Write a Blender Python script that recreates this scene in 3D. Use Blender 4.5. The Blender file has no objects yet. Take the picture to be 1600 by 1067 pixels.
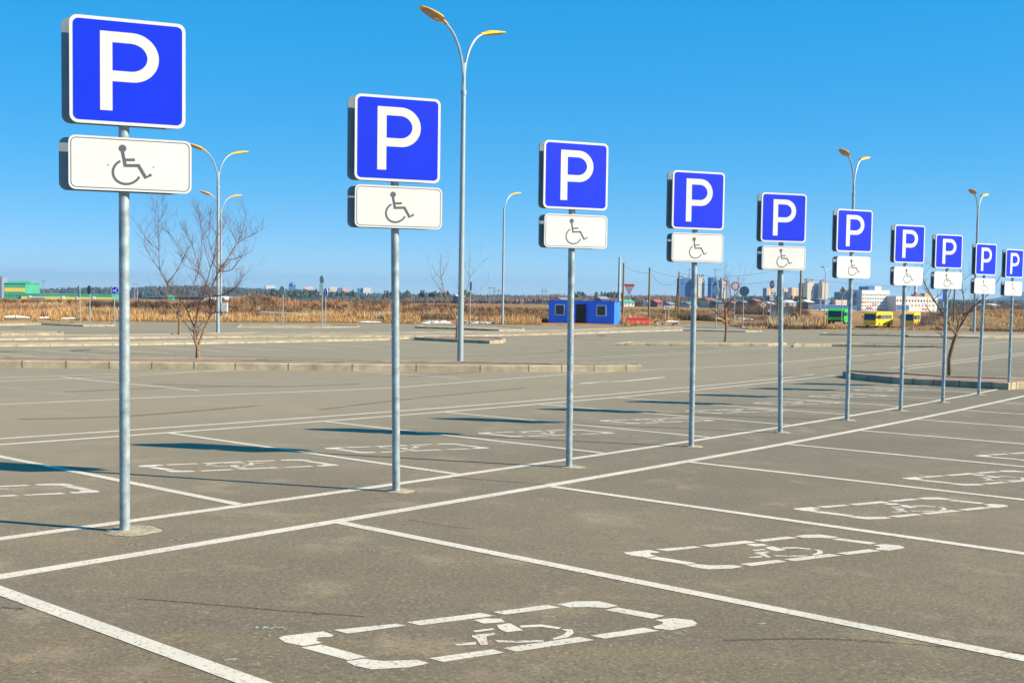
import bpy, bmesh, math, random
import numpy as np
from mathutils import Vector, Matrix
R = math.radians
rnd = random.Random(7)
# ---------------------------------------------------------------- camera, world, sun, exposure
FPX, PITCH, ROLL, CAMH = 1662.555, 0.0467478, 0.0148238, 1.690433
C = bpy.context.scene
COL = C.collection
cp, sp = math.cos(PITCH), math.sin(PITCH)
_r = Vector((1, 0, 0)); _u = Vector((0, sp, cp)); VF = Vector((0, cp, -sp))
VR = _r * math.cos(ROLL) + _u * math.sin(ROLL)
VU = -_r * math.sin(ROLL) + _u * math.cos(ROLL)
camd = bpy.data.cameras.new('camera'); cam = bpy.data.objects.new('camera', camd); COL.objects.link(cam)
camd.sensor_width = 36; camd.sensor_fit = 'HORIZONTAL'; camd.lens = 36 * FPX / 1600
camd.clip_start = 0.1; camd.clip_end = 20000
m = Matrix((VR, VU, -VF)).transposed().to_4x4(); m.translation = Vector((0, 0, CAMH)); cam.matrix_world = m
C.camera = cam
SUN_DIR = Vector((0.972, -0.235, 0)).normalized(); SUN_EL = R(35.0)
sv = Vector((SUN_DIR.x * math.cos(SUN_EL), SUN_DIR.y * math.cos(SUN_EL), math.sin(SUN_EL)))
sund = bpy.data.lights.new('sun', 'SUN'); sund.energy = 4.2; sund.angle = R(0.53); sund.color = (1.0, 0.88, 0.68)
sun = bpy.data.objects.new('sun', sund); COL.objects.link(sun)
sun.rotation_euler = sv.to_track_quat('Z', 'Y').to_euler()
W = bpy.data.worlds.new('World'); C.world = W; W.use_nodes = True
nt = W.node_tree; nt.nodes.clear()
sky = nt.nodes.new('ShaderNodeTexSky'); sky.sky_type = 'NISHITA'; sky.sun_disc = False
sky.sun_elevation = SUN_EL; sky.sun_rotation = math.atan2(sv.x, sv.y)
sky.air_density = 0.5; sky.dust_density = 0.0; sky.ozone_density = 8.0; sky.altitude = 300
hs = nt.nodes.new('ShaderNodeHueSaturation'); hs.inputs['Saturation'].default_value = 2.65; hs.inputs['Hue'].default_value = 0.499; hs.inputs['Value'].default_value = 2.65
gm = nt.nodes.new('ShaderNodeGamma'); gm.inputs[1].default_value = .26
bg = nt.nodes.new('ShaderNodeBackground'); bg.inputs[1].default_value = 0.1
wo = nt.nodes.new('ShaderNodeOutputWorld')
nt.links.new(sky.outputs[0], gm.inputs[0]); nt.links.new(gm.outputs[0], hs.inputs['Color']); nt.links.new(hs.outputs[0], bg.inputs[0]); nt.links.new(bg.outputs[0], wo.inputs[0])
C.view_settings.view_transform = 'Standard'; C.view_settings.look = 'None'; C.view_settings.gamma = 1.0
C.view_settings.exposure = 1.2
C.cycles.max_bounces = 6; C.cycles.transparent_max_bounces = 6; C.cycles.volume_bounces = 0
C.cycles.use_denoising = True

# ---------------------------------------------------------------- ground shape of the place
X0, Y0, PHI, SPC, GA, GB, GC = -2.638479, 7.257524, 0.8985481, 2.6363097, -0.03546585, 0.00054873, 0.01119099
VL1, VL2, VDU, VDL, UR, UL = -0.335, 0.67878, -5.9279, -5.3632, 1.29507, 1.2349
cph, sph = math.cos(PHI), math.sin(PHI)
UM = -GA / (2 * GB)
def gfun(u):
    if u < -6: return (36 * GB - 6 * GA) - (GA - 12 * GB) * 8 * (1 - math.exp((u + 6) / 8))
    if u > UM: return GA * UM + GB * UM * UM
    return GA * u + GB * u * u
def svf(v):
    if v > 12: return 12 + 10 * (1 - math.exp(-(v - 12) / 10))
    if v < -25: return -25 - 15 * (1 - math.exp((v + 25) / 15))
    return v
def toUV(x, y):
    dx, dy = x - X0, y - Y0
    return dx * cph + dy * sph, dx * sph - dy * cph
def fromUV(u, v): return X0 + u * cph + v * sph, Y0 + u * sph - v * cph
def zlot(x, y):
    u, v = toUV(x, y); return gfun(u) + GC * svf(v)
def G(u, v, dz=0.0):
    x, y = fromUV(u, v); return Vector((x, y, gfun(u) + GC * svf(v) + dz))
CAMP = Vector((0, 0, CAMH))
def ray(px, py): return VF + VR * ((px - 800) / FPX) + VU * ((533.5 - py) / FPX)
def lot(px, py, dz=0.0):
    """point of the sloping lot surface seen at a photo position"""
    d = ray(px, py); t = 1.0; pt = 1.0
    while t < 2500:
        P = CAMP + d * t
        if P.z < zlot(P.x, P.y) + dz:
            a, b = pt, t
            for _ in range(36):
                q = (a + b) / 2; P = CAMP + d * q
                if P.z < zlot(P.x, P.y) + dz: b = q
                else: a = q
            return CAMP + d * b
        pt = t; t *= 1.015
    raise ValueError((px, py))
def pix(P):
    d = P - CAMP; z = d.dot(VF)
    return 800 + FPX * d.dot(VR) / z, 533.5 - FPX * d.dot(VU) / z
def AT(px, py, D):
    d = ray(px, py); return CAMP + d * (D / d.y)
def interp(x, t):
    if x <= t[0][0]: return t[0][1]
    for (a, b), (c_, d_) in zip(t, t[1:]):
        if x <= c_: return b + (d_ - b) * (x - a) / (c_ - a)
    return t[-1][1]
EDGE_PX = [(-60, 504), (0, 503.5), (60, 503), (200, 503.5), (400, 504.5), (560, 506), (700, 507), (830, 508.5), (960, 509.5), (985, 511),
           (1030, 508), (1060, 505.5), (1120, 505.5), (1135, 509), (1165, 514), (1240, 515.5), (1300, 515.5), (1480, 517.5), (1660, 520.5)]
EDGE = []
for a, b in EDGE_PX:
    P = lot(a, b); EDGE.append((math.atan2(P.x, P.y), math.hypot(P.x, P.y)))
EDGE = [(-math.pi, 95), (-1.0, 90)] + EDGE + [(1.0, 92), (math.pi, 95)]
def redge(az): return interp(az, EDGE)
SEC_L = [(85, 0.0), (150, -0.12), (250, -0.55), (400, -2.3), (900, -9.5), (1500, -14.5), (4000, -16.0), (9000, -16)]
NP = np
_ns = [(rnd.uniform(-1, 1), rnd.uniform(-1, 1), rnd.uniform(0, 6.28), rnd.uniform(.5, 1)) for _ in range(10)]
def wav(x, y, L):
    s = 0
    for a, b, c_, w in _ns: s += w * math.sin((a * x + b * y) * 6.28 / L + c_)
    return s / 3.2
def mound(x, y, cx, D, sx, sy, h):
    P = AT(cx, 480, D); return h * math.exp(-((x - P.x) / sx) ** 2 - ((y - P.y) / sy) ** 2)
def zfield(x, y):
    r = math.hypot(x, y); az = math.atan2(x, y)
    z0 = -0.95 if r > 140 else zlot(x, y)
    if 95 < r <= 140: z0 = zlot(x, y) * (140 - r) / 45 - 0.95 * (r - 95) / 45
    z = z0 + interp(r, SEC_L)
    e = r - redge(az)
    k = min(1, max(0, e / 12.0))
    if y > 0:
        px = 800 + FPX * x / y
        z -= math.exp(-(abs(px - 1380) / 115) ** 4) * (2.75 * max(0, min(1, (r - 86) / 102)) * (1 - max(0, min(1, (r - 192) / 70))))
        z += k * (mound(x, y, 405, 125, 4.0, 9, 1.25) + mound(x, y, 372, 118, 3.5, 7, 0.5) + mound(x, y, 525, 140, 7, 12, .85) + mound(x, y, 640, 150, 9, 12, .5)
                  + mound(x, y, 1600, 130, 11, 14, 1.35) + mound(x, y, 240, 140, 14, 10, .25))
    z += 0.05 * min(1, e / .5) + 0.10 * k * wav(x, y, 17) + 0.05 * k * wav(y, x, 5)
    return z
def GP(px, D):
    """ground point of the field under a photo column at depth D"""
    py = 490.0
    for _ in range(6):
        P = AT(px, py, D)
        r = math.hypot(P.x, P.y); z = zfield(P.x, P.y) if r > redge(math.atan2(P.x, P.y)) else zlot(P.x, P.y)
        py = pix(Vector((P.x, P.y, z)))[1]
    P = AT(px, py, D); P.z = z
    return P
def zpix(P, py):
    """height above P whose photo row is py"""
    lo, hi = -5, 140
    for _ in range(46):
        q = (lo + hi) / 2
        if pix(P + Vector((0, 0, q)))[1] > py: lo = q
        else: hi = q
    return lo
def pxm(P): return P.dot(VF) / FPX      # metres per photo pixel at P

# ---------------------------------------------------------------- materials
MATS = {}
def mat(name, col, rough=.6, metal=0.0, var=0.0, vscale=8.0, bump=0.0, bscale=40.0, spec=.5, emit=None):
    if name in MATS: return MATS[name]
    mt = bpy.data.materials.new(name); mt.use_nodes = True; t = mt.node_tree; b = t.nodes['Principled BSDF']
    b.inputs['Base Color'].default_value = (*col, 1); b.inputs['Roughness'].default_value = rough; b.inputs['Metallic'].default_value = metal
    b.inputs['Specular IOR Level'].default_value = spec
    tc = t.nodes.new('ShaderNodeTexCoord')
    if var > 0:
        n = t.nodes.new('ShaderNodeTexNoise'); n.inputs['Scale'].default_value = vscale; n.inputs['Detail'].default_value = 6
        t.links.new(tc.outputs['Object'], n.inputs['Vector'])
        mx = t.nodes.new('ShaderNodeMix'); mx.data_type = 'RGBA'
        mr = t.nodes.new('ShaderNodeMapRange'); mr.inputs[1].default_value = .3; mr.inputs[2].default_value = .7
        t.links.new(n.outputs['Fac'], mr.inputs[0]); t.links.new(mr.outputs[0], mx.inputs[0])
        mx.inputs[6].default_value = (*[c * (1 - var) for c in col], 1); mx.inputs[7].default_value = (*[min(1, c * (1 + var)) for c in col], 1)
        t.links.new(mx.outputs[2], b.inputs['Base Color'])
    if bump > 0:
        n2 = t.nodes.new('ShaderNodeTexNoise'); n2.inputs['Scale'].default_value = bscale; n2.inputs['Detail'].default_value = 5
        t.links.new(tc.outputs['Object'], n2.inputs['Vector'])
        bp = t.nodes.new('ShaderNodeBump'); bp.inputs['Strength'].default_value = bump; bp.inputs['Distance'].default_value = .02
        t.links.new(n2.outputs['Fac'], bp.inputs['Height']); t.links.new(bp.outputs[0], b.inputs['Normal'])
    MATS[name] = mt; return mt
def nd(t, ty, **kw):
    n = t.nodes.new(ty)
    for k, v in kw.items():
        if k.startswith('i_'):
            key = k[2:]; key = int(key) if key.isdigit() else key.replace('_', ' ')
            n.inputs[key].default_value = v
        else: setattr(n, k, v)
    return n
def rgbmix(t, fac, a, b, blend='MIX'):
    mx = t.nodes.new('ShaderNodeMix'); mx.data_type = 'RGBA'; mx.blend_type = blend
    for s, v in ((0, fac), (6, a), (7, b)):
        if isinstance(v, (tuple, float, int)): mx.inputs[s].default_value = v
        else: t.links.new(v, mx.inputs[s])
    return mx.outputs[2]
def rng(t, src, a, b, c=0.0, d=1.0):
    mr = t.nodes.new('ShaderNodeMapRange')
    for i, v in enumerate((a, b, c, d)): mr.inputs[i + 1].default_value = v
    t.links.new(src, mr.inputs[0]); return mr.outputs[0]
def noise(t, vec, scale, detail=4, rough=.6, dist=0):
    n = nd(t, 'ShaderNodeTexNoise'); n.inputs['Scale'].default_value = scale; n.inputs['Detail'].default_value = detail
    n.inputs['Roughness'].default_value = rough; n.inputs['Distortion'].default_value = dist
    t.links.new(vec, n.inputs['Vector']); return n.outputs['Fac']
def asphalt_color(t, vec):
    base = rgbmix(t, rng(t, noise(t, vec, .35, 5), .36, .64), (.092, .067, .036, 1), (.150, .113, .062, 1))
    base = rgbmix(t, rng(t, noise(t, vec, 2.2, 6, .7), .42, .66, 0, .75), base, (.088, .067, .042, 1))
    mp = nd(t, 'ShaderNodeMapping'); mp.inputs['Rotation'].default_value = (0, 0, PHI - .05); mp.inputs['Scale'].default_value = (.05, .8, 1)
    t.links.new(vec, mp.inputs[0])
    base = rgbmix(t, rng(t, noise(t, mp.outputs[0], 1.3, 5, .65), .50, .64, 0, .7), base, (.078, .063, .045, 1))
    base = rgbmix(t, rng(t, noise(t, vec, 1.4, 5), .56, .70, 0, .7), base, (.22, .172, .10, 1))
    base = rgbmix(t, rng(t, noise(t, vec, 3.2, 3), .68, .76, 0, .45), base, (.30, .16, .07, 1))
    g = noise(t, vec, 46, 4, .85)
    base = rgbmix(t, rng(t, g, .47, .36, 0, 1.0), base, (.030, .024, .018, 1))
    base = rgbmix(t, rng(t, g, .55, .72, 0, 1.0), base, (.31, .26, .18, 1))
    pits = nd(t, 'ShaderNodeTexVoronoi'); pits.inputs['Scale'].default_value = 21; t.links.new(vec, pits.inputs['Vector'])
    pm = rng(t, pits.outputs['Distance'], .20, .10, 0, 1)
    pn = rng(t, noise(t, vec, 3.1, 4), .46, .60, 0, 1)
    mul = nd(t, 'ShaderNodeMath', operation='MULTIPLY'); t.links.new(pm, mul.inputs[0]); t.links.new(pn, mul.inputs[1])
    base = rgbmix(t, mul.outputs[0], base, (.022, .018, .014, 1))
    # paler beyond the sign row: grazing-angle brightening painted into the colour, over some dust
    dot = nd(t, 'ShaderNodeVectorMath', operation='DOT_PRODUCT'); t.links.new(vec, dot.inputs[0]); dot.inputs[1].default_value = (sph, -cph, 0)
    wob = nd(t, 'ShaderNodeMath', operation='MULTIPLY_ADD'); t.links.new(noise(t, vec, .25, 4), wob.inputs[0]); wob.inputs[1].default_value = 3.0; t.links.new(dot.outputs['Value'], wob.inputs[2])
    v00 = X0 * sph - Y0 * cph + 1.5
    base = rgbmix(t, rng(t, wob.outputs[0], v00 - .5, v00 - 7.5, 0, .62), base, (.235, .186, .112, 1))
    return base, g
def m_asphalt():
    mt = bpy.data.materials.new('asphalt'); mt.use_nodes = True; t = mt.node_tree; b = t.nodes['Principled BSDF']
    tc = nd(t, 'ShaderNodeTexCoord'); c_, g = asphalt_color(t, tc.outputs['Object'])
    t.links.new(c_, b.inputs['Base Color']); b.inputs['Roughness'].default_value = .92; b.inputs['Specular IOR Level'].default_value = .25
    b.inputs['Sheen Weight'].default_value = .22; b.inputs['Sheen Roughness'].default_value = .45; b.inputs['Sheen Tint'].default_value = (1, .84, .58, 1)
    bp = nd(t, 'ShaderNodeBump'); bp.inputs['Strength'].default_value = .55; bp.inputs['Distance'].default_value = .004
    t.links.new(g, bp.inputs['Height']); t.links.new(bp.outputs[0], b.inputs['Normal'])
    return mt
def m_paint(name='road_paint', wear=.445, col=(.58, .53, .435, 1)):
    mt = bpy.data.materials.new(name); mt.use_nodes = True; t = mt.node_tree; b = t.nodes['Principled BSDF']
    tc = nd(t, 'ShaderNodeTexCoord'); a, g = asphalt_color(t, tc.outputs['Object'])
    v = tc.outputs['Object']
    pc = rgbmix(t, rng(t, noise(t, v, 1.7, 5), .35, .7), col, tuple(c_ * .82 for c_ in col[:3]) + (1,))
    w1 = rng(t, noise(t, v, 42, 4, .85), wear - .07, wear + .01, 1, 0)
    big = rng(t, noise(t, v, 1.1, 5), .38, .60, .6 if wear < .5 else .85, 1.0)
    ml = nd(t, 'ShaderNodeMath', operation='MULTIPLY'); t.links.new(w1, ml.inputs[0]); t.links.new(big, ml.inputs[1])
    t.links.new(rgbmix(t, ml.outputs[0], pc, a), b.inputs['Base Color']); b.inputs['Roughness'].default_value = .8
    b.inputs['Specular IOR Level'].default_value = .3
    return mt
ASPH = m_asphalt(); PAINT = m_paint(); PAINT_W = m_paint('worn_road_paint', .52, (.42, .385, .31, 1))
def m_stain(name, wear, colr):
    mt = m_paint(name, wear, colr); return mt
TYRE = m_paint('tyre_rubber_mark', .60, (.052, .045, .038, 1)); PIT = m_paint('asphalt_seam', .645, (.018, .015, .012, 1)); SMEAR = m_paint('paint_smear', .58, (.45, .42, .34, 1))
def m_field():
    mt = bpy.data.materials.new('dry_field_soil'); mt.use_nodes = True; t = mt.node_tree; b = t.nodes['Principled BSDF']
    tc = nd(t, 'ShaderNodeTexCoord'); v = tc.outputs['Object']
    mp = nd(t, 'ShaderNodeMapping'); mp.inputs['Scale'].default_value = (1, .35, 1); t.links.new(v, mp.inputs[0])
    c_ = rgbmix(t, rng(t, noise(t, mp.outputs[0], .07, 6), .35, .65), (.26, .14, .055, 1), (.36, .22, .085, 1))
    c_ = rgbmix(t, rng(t, noise(t, mp.outputs[0], .22, 6, .7), .5, .68), c_, (.13, .085, .05, 1))
    c_ = rgbmix(t, rng(t, noise(t, v, 2.2, 5), .45, .75, 0, .6), c_, (.10, .07, .04, 1))
    t.links.new(c_, b.inputs['Base Color']); b.inputs['Roughness'].default_value = .95; b.inputs['Specular IOR Level'].default_value = .1
    return mt
def m_attr(name, rough=.9, trans=0):
    mt = bpy.data.materials.new(name); mt.use_nodes = True; t = mt.node_tree; b = t.nodes['Principled BSDF']
    a = nd(t, 'ShaderNodeAttribute', attribute_name='tint'); t.links.new(a.outputs['Color'], b.inputs['Base Color'])
    b.inputs['Roughness'].default_value = rough; b.inputs['Specular IOR Level'].default_value = .15
    return mt
GALV = mat('galvanized_steel', (.32, .385, .40), .5, .3, .3, 16, .1, 60)
GALV_FAR = mat('lamp_post_steel', (.34, .40, .41), .5, .3, .08, 3)
SIGNBACK = mat('sign_back_steel', (.22, .27, .30), .5, .4, .15, 8)
WHITE = mat('sign_white_film', (.68, .67, .64), .4, 0, .03, 5)
BLUE = mat('sign_blue_film', (.006, .030, .66), .45, 0, .05, 3, spec=.25)
SYM = mat('symbol_grey_film', (.10, .115, .125), .5)
CONC = mat('kerb_concrete', (.37, .315, .215), .9, 0, .28, 2.5, .5, 30)
CONCL = mat('footing_concrete', (.30, .255, .175), .9, 0, .3, 14, .6, 50)
SOIL = mat('island_soil', (.24, .15, .095), .95, 0, .35, 1.3, .5, 9)
BARK = mat('tree_bark', (.24, .145, .085), .9, 0, .45, 14, .4, 30)
BARKT = mat('twig_bark', (.17, .09, .065), .9, 0, .2, 6)
YEL = mat('lamp_head_yellow', (.95, .46, .008), .4, 0, .05, 4)
GLAS = mat('lamp_glass', (.30, .30, .29), .25, 0, .05, 4)
WOOD = mat('pole_timber', (.22, .17, .07), .9, 0, .35, 5, .3, 20)
RED = mat('sign_red', (.50, .03, .025), .5)
ORNG = mat('sign_orange', (.75, .28, .01), .5)
SNOW = mat('old_snow', (.60, .59, .56), .85, 0, .3, 1.5, .6, 4)
BLACK = mat('black_paint', (.02, .02, .02), .6)
RUBBER = mat('rubber', (.025, .025, .028), .8)
GLASSD = mat('dark_window', (.035, .05, .065), .15, 0, .1, .8)

# ---------------------------------------------------------------- mesh helpers
class MB:
    def __init__(s): s.v = []; s.f = []; s.m = []; s.mats = []
    def mi(s, mt):
        if mt not in s.mats: s.mats.append(mt)
        return s.mats.index(mt)
    def add(s, vs, fs, mt):
        o = len(s.v); s.v += [tuple(q) for q in vs]; k = s.mi(mt)
        for f in fs: s.f.append(tuple(i + o for i in f)); s.m.append(k)
    def box(s, c_, sz, mt, rot=None):
        hx, hy, hz = sz[0] / 2, sz[1] / 2, sz[2] / 2
        vs = [Vector((x, y, z)) for x in (-hx, hx) for y in (-hy, hy) for z in (-hz, hz)]
        if rot is not None: vs = [rot @ q for q in vs]
        c_ = Vector(c_)
        s.add([q + c_ for q in vs], [(0, 1, 3, 2), (4, 6, 7, 5), (0, 4, 5, 1), (2, 3, 7, 6), (0, 2, 6, 4), (1, 5, 7, 3)], mt)
    def tube(s, pts, rad, mt, n=10, cap=True):
        pts = [Vector(q) for q in pts]; k = len(pts)
        rr = rad if isinstance(rad, (list, tuple)) else [rad] * k
        o = len(s.v); prev = None; vs = []
        for i, q in enumerate(pts):
            d = (pts[min(i + 1, k - 1)] - pts[max(i - 1, 0)])
            d = d.normalized() if d.length > 1e-9 else Vector((0, 0, 1))
            if prev is None:
                a = d.orthogonal().normalized()
            else:
                a = prev - d * prev.dot(d)
                a = a.normalized() if a.length > 1e-6 else d.orthogonal().normalized()
            prev = a; b = d.cross(a)
            for j in range(n):
                t_ = 2 * math.pi * j / n; vs.append(q + (a * math.cos(t_) + b * math.sin(t_)) * rr[i])
        fs = []
        for i in range(k - 1):
            for j in range(n):
                j2 = (j + 1) % n; fs.append((i * n + j, i * n + j2, (i + 1) * n + j2, (i + 1) * n + j))
        if cap: fs.append(tuple(range(n - 1, -1, -1))); fs.append(tuple((k - 1) * n + j for j in range(n)))
        s.add(vs, fs, mt)
    def prism(s, poly, z0, z1, mt, mts=None, M=None):
        """poly in local XY extruded along local Z; M maps to object space"""
        n = len(poly); f = (lambda q: M @ Vector(q)) if M is not None else Vector
        vs = [f((x, y, z0)) for x, y in poly] + [f((x, y, z1)) for x, y in poly]
        s.add(vs, [tuple(range(n - 1, -1, -1)), tuple(range(n, 2 * n))], mt)
        s.add(vs, [(i, (i + 1) % n, n + (i + 1) % n, n + i) for i in range(n)], mts or mt)
    def build(s, name, parent=None, smooth=False, loc=None, tri=False):
        me = bpy.data.meshes.new(name); me.from_pydata(s.v, [], s.f); me.update()
        for q in s.mats: me.materials.append(q)
        me.polygons.foreach_set('material_index', s.m)
        if smooth:
            me.polygons.foreach_set('use_smooth', [True] * len(me.polygons)); me.update()
            try: me.set_sharp_from_angle(angle=R(40))
            except Exception: pass
        ob = bpy.data.objects.new(name, me); COL.objects.link(ob)
        if parent: ob.parent = parent
        if loc is not None: ob.location = loc
        return ob
def tag(o, label=None, cat=None, group=None, kind=None):
    if label: o['label'] = label
    if cat: o['category'] = cat
    if group: o['group'] = group
    if kind: o['kind'] = kind
    return o
def empty(name, loc=(0, 0, 0), rz=0.0, label=None, cat=None, group=None):
    o = bpy.data.objects.new(name, None); COL.objects.link(o); o.location = loc; o.rotation_euler = (0, 0, rz); o.empty_display_size = .3
    return tag(o, label, cat, group)
def rrect(w, h, r, n=6, cx=0, cy=0):
    pts = []
    for qx, qy, a0 in ((w / 2 - r, h / 2 - r, 0), (-w / 2 + r, h / 2 - r, 90), (-w / 2 + r, -h / 2 + r, 180), (w / 2 - r, -h / 2 + r, 270)):
        for i in range(n + 1):
            t_ = R(a0 + 90 * i / n); pts.append((cx + qx + r * math.cos(t_), cy + qy + r * math.sin(t_)))
    return pts
def strip(mb, pts, w, z0, z1, mt, M):
    """thick stroke along polyline in the panel's plane"""
    L = []; Rr = []; k = len(pts)
    for i in range(k):
        a = Vector(pts[max(i - 1, 0)]); b = Vector(pts[min(i + 1, k - 1)]); p = Vector(pts[i])
        d = (b - a).normalized(); sc = 1.0
        if 0 < i < k - 1:
            d1 = (p - a).normalized(); sc = 1 / max(.5, d1.dot(d))
        n_ = Vector((-d.y, d.x)) * (w / 2 * sc); L.append(p + n_); Rr.append(p - n_)
    vs = []
    for q in L + Rr: vs.append(M @ Vector((q.x, q.y, z0)))
    for q in L + Rr: vs.append(M @ Vector((q.x, q.y, z1)))
    fs = []
    n2 = 2 * k
    for i in range(k - 1):
        fs += [(i, i + 1, k + i + 1, k + i), (n2 + i, n2 + k + i, n2 + k + i + 1, n2 + i + 1), (i, n2 + i, n2 + i + 1, i + 1), (k + i, k + i + 1, n2 + k + i + 1, n2 + k + i)]
    fs += [(0, k, n2 + k, n2), (k - 1, n2 + k - 1, n2 + 2 * k - 1, 2 * k - 1)]
    mb.add(vs, fs, mt)
def ribbon(mb, pts, w, mt, step=.5, dz=.0018, lvl=0):
    """painted line on the lot: pts world xy"""
    Q = []
    for (a, b) in zip(pts, pts[1:]):
        a = Vector(a[:2]); b = Vector(b[:2]); n = max(1, int((b - a).length / step))
        for i in range(n): Q.append(a + (b - a) * (i / n))
    Q.append(Vector(pts[-1][:2])); vs = []; fs = []
    for i, q in enumerate(Q):
        d = (Q[min(i + 1, len(Q) - 1)] - Q[max(i - 1, 0)]).normalized(); n_ = Vector((-d.y, d.x)) * w / 2
        for s_ in (1, -1):
            p = q + n_ * s_; vs.append((p.x, p.y, zlot(p.x, p.y) + dz))
        if i: k = 2 * i; fs.append((k - 2, k - 1, k + 1, k))
    mb.add(vs, fs, mt)
def uvline(mb, u0, v0, u1, v1, w, mt=PAINT, dz=.0018): ribbon(mb, [fromUV(u0, v0), fromUV(u1, v1)], w, mt, 1.0, dz)

# ---------------------------------------------------------------- ground
def build_lot():
    vs = []; fs = []; idx = {}
    for i in range(-85, 126):
        for j in range(-95, 86):
            P = G(i, j); idx[i, j] = len(vs); vs.append(P)
    def inside(P): return math.hypot(P.x, P.y) < redge(math.atan2(P.x, P.y)) + 1.6
    for i in range(-85, 125):
        for j in range(-95, 85):
            q = (idx[i, j], idx[i + 1, j], idx[i + 1, j + 1], idx[i, j + 1])
            if inside(vs[q[0]]): fs.append(q[::-1])
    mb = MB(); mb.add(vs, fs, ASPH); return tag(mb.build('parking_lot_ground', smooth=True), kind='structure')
build_lot()
def build_field():
    azs = [-math.pi + 2 * math.pi * i / 60 for i in range(60)]
    azs = [a for a in azs if abs(a) > .62] + [-.6 + 1.2 * i / 420 for i in range(421)]; azs.sort()
    rs = [0, .3, .8, 1.5, 2.5, 4, 6, 8, 10, 12, 14, 16, 18, 20, 22, 24, 27, 30, 33, 36, 40, 44, 48, 53, 58, 64, 70, 80, 90, 105, 120, 140, 170, 200, 250, 320, 400, 520, 700, 900, 1200, 1600, 2500, 4300]
    vs = []; fs = []; n = len(azs); mcount = len(rs)
    for a in azs:
        r0 = redge(a)
        for e in rs:
            r = r0 + e; x, y = r * math.sin(a), r * math.cos(a)
            vs.append((x, y, zfield(x, y) - (.1 if e == 0 else 0)))
    for i in range(n):
        for j in range(mcount - 1):
            i2 = (i + 1) % n; fs.append((i * mcount + j, i * mcount + j + 1, i2 * mcount + j + 1, i2 * mcount + j))
    mb = MB(); mb.add(vs, [f[::-1] for f in fs], m_field()); return tag(mb.build('field_ground', smooth=True), kind='structure')
build_field()

# painted lines -------------------------------------------------
ml = MB()
def bothpaint(pxs, w, mt=PAINT_W): ribbon(ml, [lot(*q) for q in pxs], w, mt, 1.0)
uvline(ml, -9, VL1, 24.9, VL1, .105); uvline(ml, -9, VL2, 24.6, VL2, .115)
uvline(ml, 24.6, VL2, 60, VL2, .10)
uvline(ml, -14, VDL, 26.2, VDL, .10); uvline(ml, -14, VDU, 26.0, VDU, .10)
uvline(ml, 31, VDL + .5, 62, VDL + 1.9, .10, PAINT); uvline(ml, 31, VDU + .5, 62, VDU + 1.9, .10, PAINT)
for i in range(-3, 22): uvline(ml, UR + i * SPC, VL2 + .06, UR + i * SPC, VL2 + 6.2, .10, dz=.0032)
for i in range(-4, 9): uvline(ml, UL + i * SPC, VDL + .055, UL + i * SPC, VL1 - .055, .095, dz=.0032)
for i in range(12, 20): uvline(ml, UL + i * SPC, VDL + 1.2, UL + i * SPC, VL1, .095, PAINT_W)
bothpaint([(-60, 634), (0, 632), (240, 621), (400, 614.7), (612, 606), (760, 594.5), (887, 584.5), (985, 579), (1085, 575), (1200, 568), (1325, 557), (1412, 550), (1474, 541.8), (1600, 532), (1680, 526)], .10, PAINT)
bothpaint([(-60, 628), (0, 625), (203, 619), (400, 609), (612, 599.5), (728, 590.8), (887, 582), (1005, 577.6)], .09)
bothpaint([(1235, 567.5), (1350, 555.5), (1455, 541.6)], .09)
bothpaint([(-60, 598), (0, 595.5), (203, 587.5), (406, 574.3)], .09, PAINT)
bothpaint([(-60, 592.5), (0, 590), (250, 582), (493, 575.2)], .09, PAINT)
bothpaint([(905, 599.4), (950, 596.5), (980, 595.0), (1038, 589.2)], .16, PAINT)
bothpaint([(912, 598.8), (955, 595.5)], .30)
bothpaint([(944, 557), (1081, 550.5), (1219, 542.5), (1239, 540.3)], .09, PAINT)
bothpaint([(1009, 557.5), (1144, 549), (1225, 541.8)], .08)
bothpaint([(866, 562), (1040, 556), (1130, 553)], .08)
bothpaint([(1180, 531), (1260, 525), (1282, 522.8)], .10)
bothpaint([(1340, 535), (1420, 528), (1500, 524)], .10)
bothpaint([(720, 541.5), (800, 535.5), (873, 531.5)], .08)
bothpaint([(200, 506.5), (280, 509), (370, 508)], .12)
for i in range(-2, 9): uvline(ml, .9 + i * SPC, -17.1, .9 + i * SPC, -11.7, .09, PAINT_W if i % 3 else PAINT)
for i in range(2, 15): uvline(ml, .4 + i * SPC, -32.6, .4 + i * SPC, -27.6, .10, PAINT)
for i in range(9, 17): uvline(ml, .6 + i * SPC, -16.0, .6 + i * SPC, -11.2, .09, PAINT_W)
tag(ml.build('parking_bay_lines'), kind='structure')
def decal(name, pxs, w, mt, dz): 
    q = MB(); pts_ = curve_pts([Vector(lot(*a)) for a in pxs], 4); ribbon(q, pts_, w, mt, .3, dz); return q
def curve_pts(P, k=3):
    out = []; n = len(P)
    for i in range(n - 1):
        p0, p1, p2, p3 = P[max(i - 1, 0)], P[i], P[i + 1], P[min(i + 2, n - 1)]
        for j in range(k):
            t_ = j / k
            out.append(.5 * ((2 * p1) + (p2 - p0) * t_ + (2 * p0 - 5 * p1 + 4 * p2 - p3) * t_ ** 2 + (3 * p1 - p0 - 3 * p2 + p3) * t_ ** 3))
    out.append(P[-1]); return out
dm = MB()
for pxs, w in (([(215, 935), (330, 944), (430, 953), (505, 958), (570, 963)], .022), ([(1130, 1000), (1300, 998), (1500, 1012), (1620, 1022)], .025), ([(700, 745), (790, 752), (860, 757)], .04),
               ([(640, 812), (700, 822), (740, 826)], .01)):
    ribbon(dm, curve_pts([lot(*a) for a in pxs], 4), w, PIT, .2, .0009)
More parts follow.
